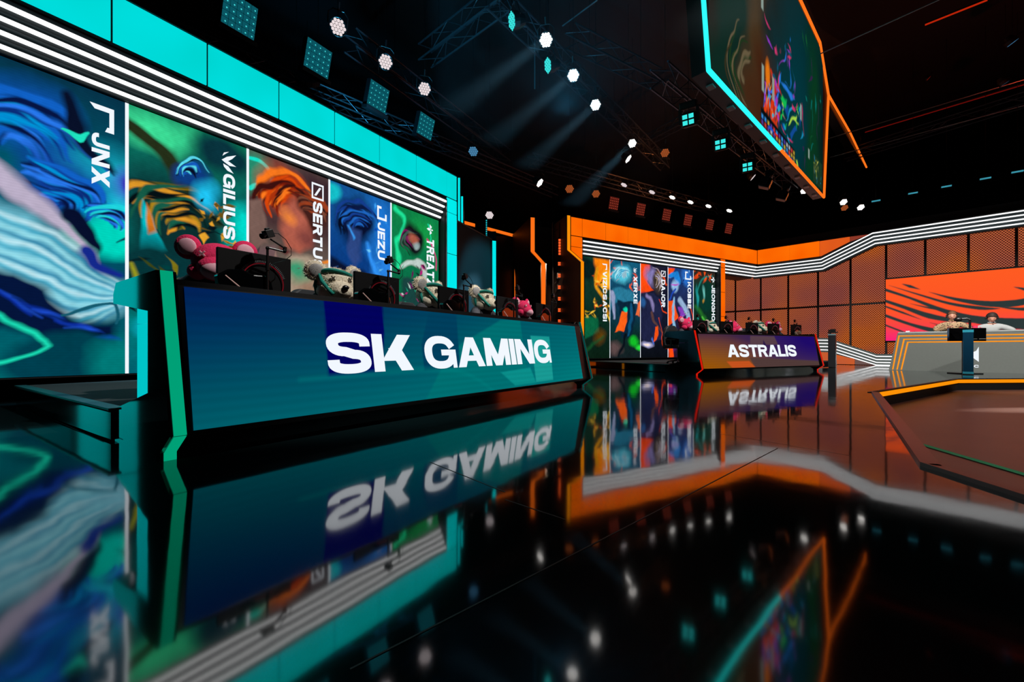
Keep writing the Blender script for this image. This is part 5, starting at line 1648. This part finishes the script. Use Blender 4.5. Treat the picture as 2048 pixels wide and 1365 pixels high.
AJ.poly([(g0[0], .80), (.985, .80), (.985, .98), (g0[0], .98)], (30, 60, 40), .02)
AJ.shards((g0[0] + .01, .81, .975, .97), 26, [(120, 140, 60), (30, 140, 170), (190, 190, 90), (20, 40, 40)], .12, 4)
AJ.c *= .8
AJ.mesh('screen_picture', (.05, .02, zb + .10), (LJ - .1, 0, 0), (0, 0, ztp - zb - .2), hj, art_mat('screen_picture'))
M_neonc = emis('teal_neon', (40, 240, 232), 1.3, True); M_neono = emis('orange_neon', (255, 110, 26), 1.2, True)
xm = FJ.S(1560)
def neon(path, name, mat, w=.035):
    mb = MB()
    for (a, b) in zip(path[:-1], path[1:]):
        mb.tube([(a[0], .0, a[1]), (b[0], .0, b[1])], w, 8)
    mb.build(name, mat, hj)
neon([(bJ, ztp), (-aJ, zm), (0, zb), (xm, zb)], 'teal_outline', M_neonc, .042)
neon([(xm, zb), (LJ, zb), (LJ + aJ, zm), (LJ - bJ, ztp), (LJ * .5, ztp)], 'orange_outline', M_neono)
for k in range(9):
    MB().box(LJ * (k + .5) / 9 - .08, LJ * (k + .5) / 9 + .08, .10, .22, zb - .03, zb + .001).build('bracket', pbr('bracket_pale', (150, 154, 156), .5), hj)
for x in (LJ * .15, LJ * .5, LJ * .85):
    MB().tube([(x, .16, ztp), (x, .16, 11)], .012, 6).build('hanging_cable', M_metal, hj)
# the neighbouring screen, seen nearly edge on
x1q = FJ.S(1733)
h2 = thing('hanging_screen', 'second hanging screen seen almost edge on, with one orange light outline', 'hanging screen', FJ.W(LJ + aJ, 0, 0), FJ.rot)
zq = FJ.Z(1733, 335)
MB().prism([(.15, zm - .02), (.6, ztp), (x1q - LJ - aJ, ztp), (x1q - LJ - aJ, zq + .04), (2.4, zm - .16), (.3, zm - .16)], .05, .32, 'y').build('frame', pbr('rig_frame', (30, 40, 44), .5), h2)
xk = FJ.S(1700) - LJ - aJ
mb = MB(); mb.tube([(0, 0, zm), (xk, 0, FJ.Z(1700, 265)), (x1q - LJ - aJ, 0, zq)], .035, 8); mb.build('orange_outline', M_neono, h2)
for x in (1.5, 4.5):
    MB().tube([(x, .16, ztp), (x, .16, 11)], .012, 6).build('hanging_cable', M_metal, h2)


# ================================================================== lighting rig
def truss(label, A, B, size=.30, mat=None, rails=4):
    A, B = Vector(A), Vector(B); d = (B - A); L = d.length; d.normalize()
    t = thing('lighting_truss', label, 'truss', A)
    up = Vector((0, 0, 1)); sd = d.cross(up).normalized()
    mb = MB(); cs = [sd * (i * size / 2) + up * (j * size / 2) for i, j in ((-1, -1), (1, -1), (1, 1), (-1, 1))]
    for c in cs: mb.tube([c, d * L + c], .024, 6)
    mb.build('chords', mat or M_truss, t)
    mb = MB(); n = max(2, int(L / (size * 1.35)))
    for k in range(n):
        p, q_ = d * (L * k / n), d * (L * (k + 1) / n)
        for i in range(4):
            a, b = cs[i], cs[(i + 1) % 4]
            mb.tube([p + a, q_ + b] if k % 2 else [p + b, q_ + a], .011, 5)
    mb.build('bracing', mat or M_truss, t)
    for f_ in (.2, .8): hang(t, 11, (d * L * f_).x, (d * L * f_).y)
    return t


Zr = 7.1
tz = lambda px, py, z=Zr: at_z(px, py, z)
truss('truss running above and behind the left portal, lowest at its far end', tz(330, 60, 6.6), tz(1110, 385, 6.6))
truss('short truss catching blue light above the right half of the left portal', tz(700, 80, 7.7), tz(1012, 314, 7.7), .4)
truss('blue lit truss crossing at the top between the round white lamps', at_z(1010, -10, 8.2), at_z(850, 112, 8.2), .4)
truss('long dark truss carrying the bright white lamps above the middle of the stage', tz(985, -10, 8.1), tz(1330, 330, 8.1), .36)
truss('truss with orange glints high up right of the white lamps', at_z(1140, 72, 8.6), at_z(1312, 158, 8.6), .4)
truss('truss running above the orange portal behind the red panels of lamps', tz(1060, 320, 7.0), tz(1480, 432, 7.0), .34)
truss('truss under the edge of the huge hanging screen carrying moving lamps', ray(1318, 150, 9.0), ray(1606, 388, 18.0), .4)
truss('far truss crossing the ceiling at the right edge above the grey desk', at_z(1690, 312, 9.4), at_z(2060, 196, 9.4), .4)
truss('far truss left of the huge hanging screen high in the dark', at_z(1380, 235, 9.0), at_z(1240, 310, 9.0), .3)
M_rail = pbr('pale_rail', (130, 150, 154), .3, .8)
for k, (A, B, z, mat) in enumerate((((1640, 108), (1885, -4), 9.0, M_rail), ((1560, 100), (1480, 60), 9.2, M_rail), ((1125, 52), (1195, 0), 9.0, M_rail), ((1648, 280), (2060, 156), 8.8, M_rail), ((1660, 315), (2060, 208), 8.2, M_rail), ((1070, 180), (1070, 60), 9, M_rail))):
    if k == 5: a, b = ray(1069.5, 178, 11), ray(1069.5, 66, 11)
    else: a, b = at_z(*A, z), at_z(*B, z)
    o = MB().tube([Vector((0, 0, 0)), b - a], .016, 6).build('ceiling_rail', mat); o.location = a
    tag(o, ('pale rail crossing the dark ceiling at the top right', 'short pale rail behind the hanging screen', 'short pale rail at the top centre beside the first bright lamp', 'upper pale rail slanting over the far right ceiling', 'lower pale rail slanting over the far right ceiling', 'thin vertical steel rod between the bright white lamps')[k], 'rail')
M_redl = emis('red_tube', (200, 40, 10), .8)
for k, (A, B) in enumerate((((1850, 50), (1975, 0)), ((1730, 265), (2060, 166)))):
    a, b = at_z(*A, 9.4), at_z(*B, 9.4)
    t = thing('red_glow_line', ('glowing red tube light at the top right of the ceiling', 'long pipe slanting over the right side of the ceiling, its red reflection made a dim glow')[k], 'tube light', a)
    MB().tube([Vector((0, 0, 0)), b - a], .014 if k else .02, 6).build('tube', M_redl if k == 0 else emis('red_reflection', (120, 14, 8), .8), t)  # the long pipe's red reflection is put in as its own dim glow
    MB().tube([Vector((0, 0, .04)), b - a + Vector((0, 0, .04))], .02, 6).build('housing', M_black, t)
M_td = emis('teal_dash', (60, 150, 170), .9)
for k, (x, y) in enumerate(((1752, 402), (1826, 386.5), (1893, 373), (1971, 357), (2035, 343.5))):
    c = ray(x, y, 15.0 - k * .55); t = thing('batten_light', '%s from the left of the small teal batten lights above the back wall' % ORD[k], 'batten light', c, math.radians(-40), 'teal battens above the back wall')
    MB().box(-.12, .12, -.02, .02, -.02, .02).build('tube', M_td, t); MB().box(-.14, .14, .02, .07, -.03, .05).build('housing', M_black, t); hang(t)


def aim(o, loc, target):
    o.location = loc
    o.rotation_euler = (Vector(target) - Vector(loc)).to_track_quat('-Y', 'Z').to_euler()


def lens_pts(n=19, r=1.0):
    pts = [(0, 0)]
    for k in range(6): pts.append((.42 * math.cos(k * math.pi / 3), .42 * math.sin(k * math.pi / 3)))
    for k in range(12):
        R = .84 if k % 2 == 0 else .73
        pts.append((R * math.cos(k * math.pi / 6), R * math.sin(k * math.pi / 6)))
    return pts


def make_par(mat):
    """round LED wash light: faces -y"""
    t = thing('wash_light', None, 'stage light')
    MB().tube([(0, .0, 0), (0, .10, 0), (0, .24, 0)], [.155, .15, .09], 20).build('housing', M_black, t)
    mb = MB(); mb.ring((0, -.005, 0), .152, .008, 24, 6); mb.build('rim', M_black, t)
    mb = MB()
    for a, b in lens_pts(): mb.disc((a * .14, -.006, b * .14), (0, -1, 0), .029, 10)
    mb.build('lenses', mat, t)
    mb = MB(); mb.tube([(-.175, .1, 0), (-.175, .1, .2), (-.10, .1, .27), (.10, .1, .27), (.175, .1, .2), (.175, .1, 0)], .012, 6); mb.tube([(0, .1, .27), (0, .1, .40)], .02, 6); mb.build('yoke', M_black, t)
    return t


def make_panel(mat, glint):
    t = thing('pixel_panel_light', None, 'stage light')
    MB().box(-.27, .27, .01, .14, -.27, .27).build('housing', M_black, t)
    mb = MB()
    for i in range(5):
        for j in range(5): 
            x, z = (i - 2) * .104, (j - 2) * .104
            mb.prism([(x - .047, z - .047), (x + .047, z - .047), (x + .047, z + .047), (x - .047, z + .047)], -.004, .01, 'y')
    mb.build('cells', mat, t)
    mb = MB()
    for i in range(5):
        for j in range(5): mb.disc(((i - 2) * .104 + .006, -.008, (j - 2) * .104 - .01), (0, -1, 0), .012, 8)
    mb.build('glints', glint, t)
    MB().box(-.30, .30, -.07, .12, -.36, -.29).build('tray', M_black, t)
    return t


def make_head(mat):
    t = thing('moving_head_light', None, 'stage light')
    bevel(MB().box(-.20, .20, .02, .30, .26, .42).build('base', M_black, t), .02)
    for s in (-1, 1): MB().box(s * .21 - .03, s * .21 + .03, .08, .24, -.08, .28).build('yoke_arm', M_black, t)
    bevel(MB().box(-.17, .17, -.02, .34, -.17, .17).build('head', M_black, t), .03)
    mb = MB()
    for i in (-1, 1):
        for j in (-1, 1):
            mb.prism([(i * .075 - .058, j * .07 - .05), (i * .075 + .058, j * .07 - .05), (i * .075 + .058, j * .07 + .05), (i * .075 - .058, j * .07 + .05)], -.03, -.02, 'y')
    mb.build('lenses', mat, t)
    return t


E_w = emis('lamp_white', (255, 250, 244), 2.2); E_w2 = emis('lamp_soft', (236, 222, 224), 1.0); E_t = emis('lamp_teal', (60, 236, 232), 1.0)
E_o = emis('lamp_orange', (170, 84, 40), .8); E_c1 = emis('cell_teal', (10, 84, 96), 1.0); E_g1 = emis('glint_teal', (70, 220, 220), 1.0)
E_c2 = emis('cell_red', (84, 24, 16), 1.0); E_g2 = emis('glint_red', (255, 120, 90), 1.0); E_blue = emis('lamp_blue', (90, 160, 210), .6); E_r = emis('lamp_red', (220, 40, 20), 1.0)
protos = {}


def fixture(kind, mats, key, loc, target, label, group, size=1.0):
    if key not in protos:
        protos[key] = kind(*mats); o = protos[key]
    else: o = copy_tree(protos[key])
    aim(o, loc, target); o.scale = (size,) * 3; o['label'] = label; o['group'] = group
    hang(o)
    return o


row1 = [(676, 54), (771, 124), (849, 178)]
for k, (x, y) in enumerate(row1):
    c = ray(x, y, FPX * 8.9 / (1558 - x))
    fixture(make_par, (E_w2,), 'w2', c, (1.0, 1.0, 1.5), '%s from the left of three round pinkish white lamps above the left portal' % ORD[k], 'round lamps above the left portal', 1.05)
row2 = [(1092, 80), (1146.5, 151), (1191, 210), (1264.5, 287)]
for k, (x, y) in enumerate(row2):
    c = ray(x, y, FPX * 4.9 / (1558 - x))
    fixture(make_par, (E_w,), 'w', c, (-.5, 1.5, .8), '%s from the left of four bright white lamps throwing beams over the middle' % ORD[k], 'bright lamps over the middle of the stage', .95)
for k, (x, y) in enumerate(((1024, 42), (1096, 131))):
    c = ray(x, y, 8.6 + k * 1.3)
    fixture(make_par, (E_t,), 't', c, c + Vector((-1.0, -.35, -.35)), ('upper', 'lower')[k] + ' of two round teal lamps beside the bright white lamps', 'teal round lamps', 1.15)
small = [(1187 + 61, 370, E_w2, 'ws'), (1304, 384.5, E_w2, 'ws'), (1344.5, 395, E_w, 'w'), (1381, 404.5, E_w, 'w'), (1417, 412.5, E_w, 'w'), (1458.7, 421.7, E_w, 'w')]
for k, (x, y, m, key) in enumerate(small):
    c = ray(x, y, 15.2 + k * .5)
    fixture(make_par, (m,), 'w2' if m is E_w2 else 'w', c, c + Vector((-.5, -.08, -.9)), '%s from the left of six small tilted white lamps above the orange portal' % ORD[k], 'tilted lamps above the orange portal', .85)
misc = [(1139, 378, E_o, 'o', 12.5, 'dim orange lamp above the gap between the two portals'), (1192, 388, E_o, 'o', 13.5, 'dim orange lamp right of the lamp over the gap'),
        (1330, 306, E_o, 'o', 12.5, 'faint orange lamp beside the last bright white lamp'), (1079.6, 366, E_w, 'w', 12.0, 'white lamp seen almost edge on under the truss left of the orange lamps'),
        (1256.5, 318, E_w, 'w', 12.5, 'white lamp seen edge on just below the last bright white lamp'), (946.5, 303, E_blue, 'b', 11.0, 'bluish lamp hanging from the truss above the left portal end'),
        (979, 430.5, E_w2, 'w2', 13.0, 'white lamp low over the dark wings right of the left portal'), (1683, 24, E_w2, 'w2', 13.0, 'pinkish lamp at the top right of the huge hanging screen'),
        (2024.5, 86, E_blue, 'b', 11.5, 'grey blue lamp seen edge on at the upper right'), (2011, 166, E_blue, 'b', 12.5, 'grey blue lamp seen edge on at the right below another'),
        (1857, 157, E_r, 'r', 15.0, 'small red lamp in the dark right part of the ceiling'), (1687, 404.5, E_w, 'w', 16.5, 'left of the two bright lamps just right of the hanging screen tip'),
        (1721.5, 415, E_w, 'w', 17.0, 'right of the two bright lamps just right of the hanging screen tip'), (1689, 416, E_o, 'o', 16.8, 'orange lamp tucked below the left bright lamp at the hanging screen tip'),
        (1608, 382, E_w, 'w', 16.6, 'bright lamp half hidden behind the tip of the hanging screen'), (1506, 355, E_w2, 'w2', 15.5, 'pale lamp seen edge on among the moving lamps under the hanging screen')]
edge_on = {3, 4, 8, 9, 15, 10}
for k, (x, y, m, key, Y, lab) in enumerate(misc):
    c = ray(x, y, Y)
    tgt = c + Vector((.75, -.35, -.75)) if k in edge_on else (c + Vector((-.2 * c.x / Y - .1, -1, -.9)))
    if k in (8, 9): tgt = c + Vector((.6, -.2, -.9)) * 1.0 + Vector((-.9 * 0, 0, 0))
    fixture(make_par, (m,), key, c, tgt, lab, None or 'single lamps in the rig', .55 if k == 10 else .9)
for k, (x, y) in enumerate(((480, 30), (636.5, 117.5), (757, 194), (852, 253))):
    c = ray(x, y, FPX * 9.0 / (1558 - x))
    fixture(make_panel, (E_c1, E_g1), 'p1', c, c + Vector((.841, -.541, -.3)), '%s from the left of four square teal pixel lamps above the left portal' % ORD[k], 'teal pixel lamps', .98)
for k, (x, y) in enumerate(((1228, 407), (1281.5, 419), (1333.5, 430), (1376, 440.5), (1420, 449.5), (1457.5, 457.5))):
    c = ray(x, y, FPX * 26.2 / (2600 - x))
    fixture(make_panel, (E_c2, E_g2), 'p2', c, c + Vector((.466, -.885, -.25)), '%s from the left of six square red pixel lamps above the orange portal' % ORD[k], 'red pixel lamps', .86)
for k, (x, y, o_) in enumerate(((1376.5, 239, 0), (1441, 289, 0), (1495, 334, 0), (1540, 369, 1), (1573, 394, 1))):
    c = ray(x, y, FPX * 5.95 / (1923 - x) * 1.0)
    fixture(make_head, (E_o if o_ else E_t,), 'h%d' % o_, c, (c.x - 4, c.y - 6, c.z - 3) if not o_ else c + Vector((.8, -.5, -.4)), '%s from the left of five boxy moving lamps under the hanging screen' % ORD[k], 'moving lamps under the hanging screen', .85)

# tower of small orange fixtures between the kinked wings
tw = thing('light_tower', 'slim black tower standing between the two kinked wings, carrying small orange lamps', 'tower', (*ray(1114, 600, 13.9)[:2], 0), 0)
for dx, dy in ((-.12, 0), (.12, 0), (0, .2)): MB().tube([(dx, dy + .15, 0), (dx, dy + .15, 4.9)], .022, 8).build('upright', M_truss, tw)
mb = MB()
for k in range(14): mb.tube([(-.12, .15, .35 * k), (.12, .15, .35 * k + .17), (0, .35, .35 * k + .3)], .009, 5)
mb.build('bracing', M_truss, tw)
MB().box(-.3, .3, 0, .5, 0, .03).build('base_plate', M_black, tw)
E_oc = emis('tower_cell', (255, 96, 40), 1.1)
c = ray(1119.7, 494, 13.85)
t = thing('blinder_light', 'tall stick of six orange cells at the top of the slim tower', 'stage light', c)
MB().box(-.07, .07, 0, .1, -.30, .30).build('housing', M_black, t)
mb = MB()
for k in range(6): mb.box(-.045, .045, -.012, 0, -.27 + k * .092, -.20 + k * .092)
mb.build('cells', E_oc, t)
first = None
for k, y in enumerate((528, 551.5, 575, 598, 620.7, 643)):
    c = ray(1120, y, 13.85)
    if first is None:
        first = thing('blinder_light', None, 'stage light'); MB().box(-.10, .10, 0, .14, -.09, .09).build('housing', M_black, first)
        mb = MB()
        for i in (-1, 1):
            for j in (-1, 1): mb.box(i * .035 - .03, i * .035 + .03, -.01, 0, j * .032 - .027, j * .032 + .027)
        mb.build('cells', E_oc, first); o = first
    else: o = copy_tree(first)
    o.location = c; o['label'] = '%s from the top of the small four cell orange lamps on the slim tower' % ORD[k]; o['group'] = 'four cell lamps on the slim tower'
# line array of dark boxes behind the teal wing
c = ray(963, 462, 14.2)
t = thing('speaker_column', 'dark speaker column with a row of tiny teal lights rising above the teal wing', 'speaker', (c.x, 14.2, 0))
MB().box(-.22, .18, 0, .35, 0, ray(963, 441, 14.2).z).build('cabinet', M_black, t)
mb = MB()
for k in range(9): mb.box(.15, .19, -.012, 0, ray(963, 478, 14.2).z + k * .075, ray(963, 478, 14.2).z + k * .075 + .045)
mb.build('status_lights', emis('tiny_teal', (30, 180, 190), 1.0), t)
# round matt disc hung in front of the left truss
c = ray(615, 158, 8.6)
t = thing('ceiling_speaker', 'round dark disc hanging beneath the truss above the left portal', 'speaker', c)
Mx = Matrix.Rotation(math.radians(55), 4, 'X') @ Matrix.Rotation(math.radians(18), 4, 'Y')
mb = MB(); mb.tube([Mx @ Vector((0, 0, -.05)), Mx @ Vector((0, 0, .05))], .24, 28); mb.build('body', pbr('disc_grey', (50, 50, 54), .7), t)
MB().tube([(0, 0, 0), (0, 0, 1.2)], .008, 6).build('hanging_cable', M_black, t)


# thin theatrical haze hanging where the bright beams cross
hz = bpy.data.materials.new('haze'); hz.use_nodes = True; nt = hz.node_tree
for n in list(nt.nodes):
    if n.type == 'BSDF_PRINCIPLED': nt.nodes.remove(n)
sc_ = nt.nodes.new('ShaderNodeVolumeScatter'); sc_.inputs['Color'].default_value = (.7, .9, 1, 1); sc_.inputs['Density'].default_value = .006; sc_.inputs['Anisotropy'].default_value = .3
nt.links.new(sc_.outputs[0], nt.nodes['Material Output'].inputs['Volume'])
hb = MB().box(-1.6, 4.6, 5.5, 14.3, 5.0, 8.0).build('stage_haze', hz)
tag(hb, 'thin bluish haze under the ceiling where the lamp beams cross', 'haze', None, 'stuff')
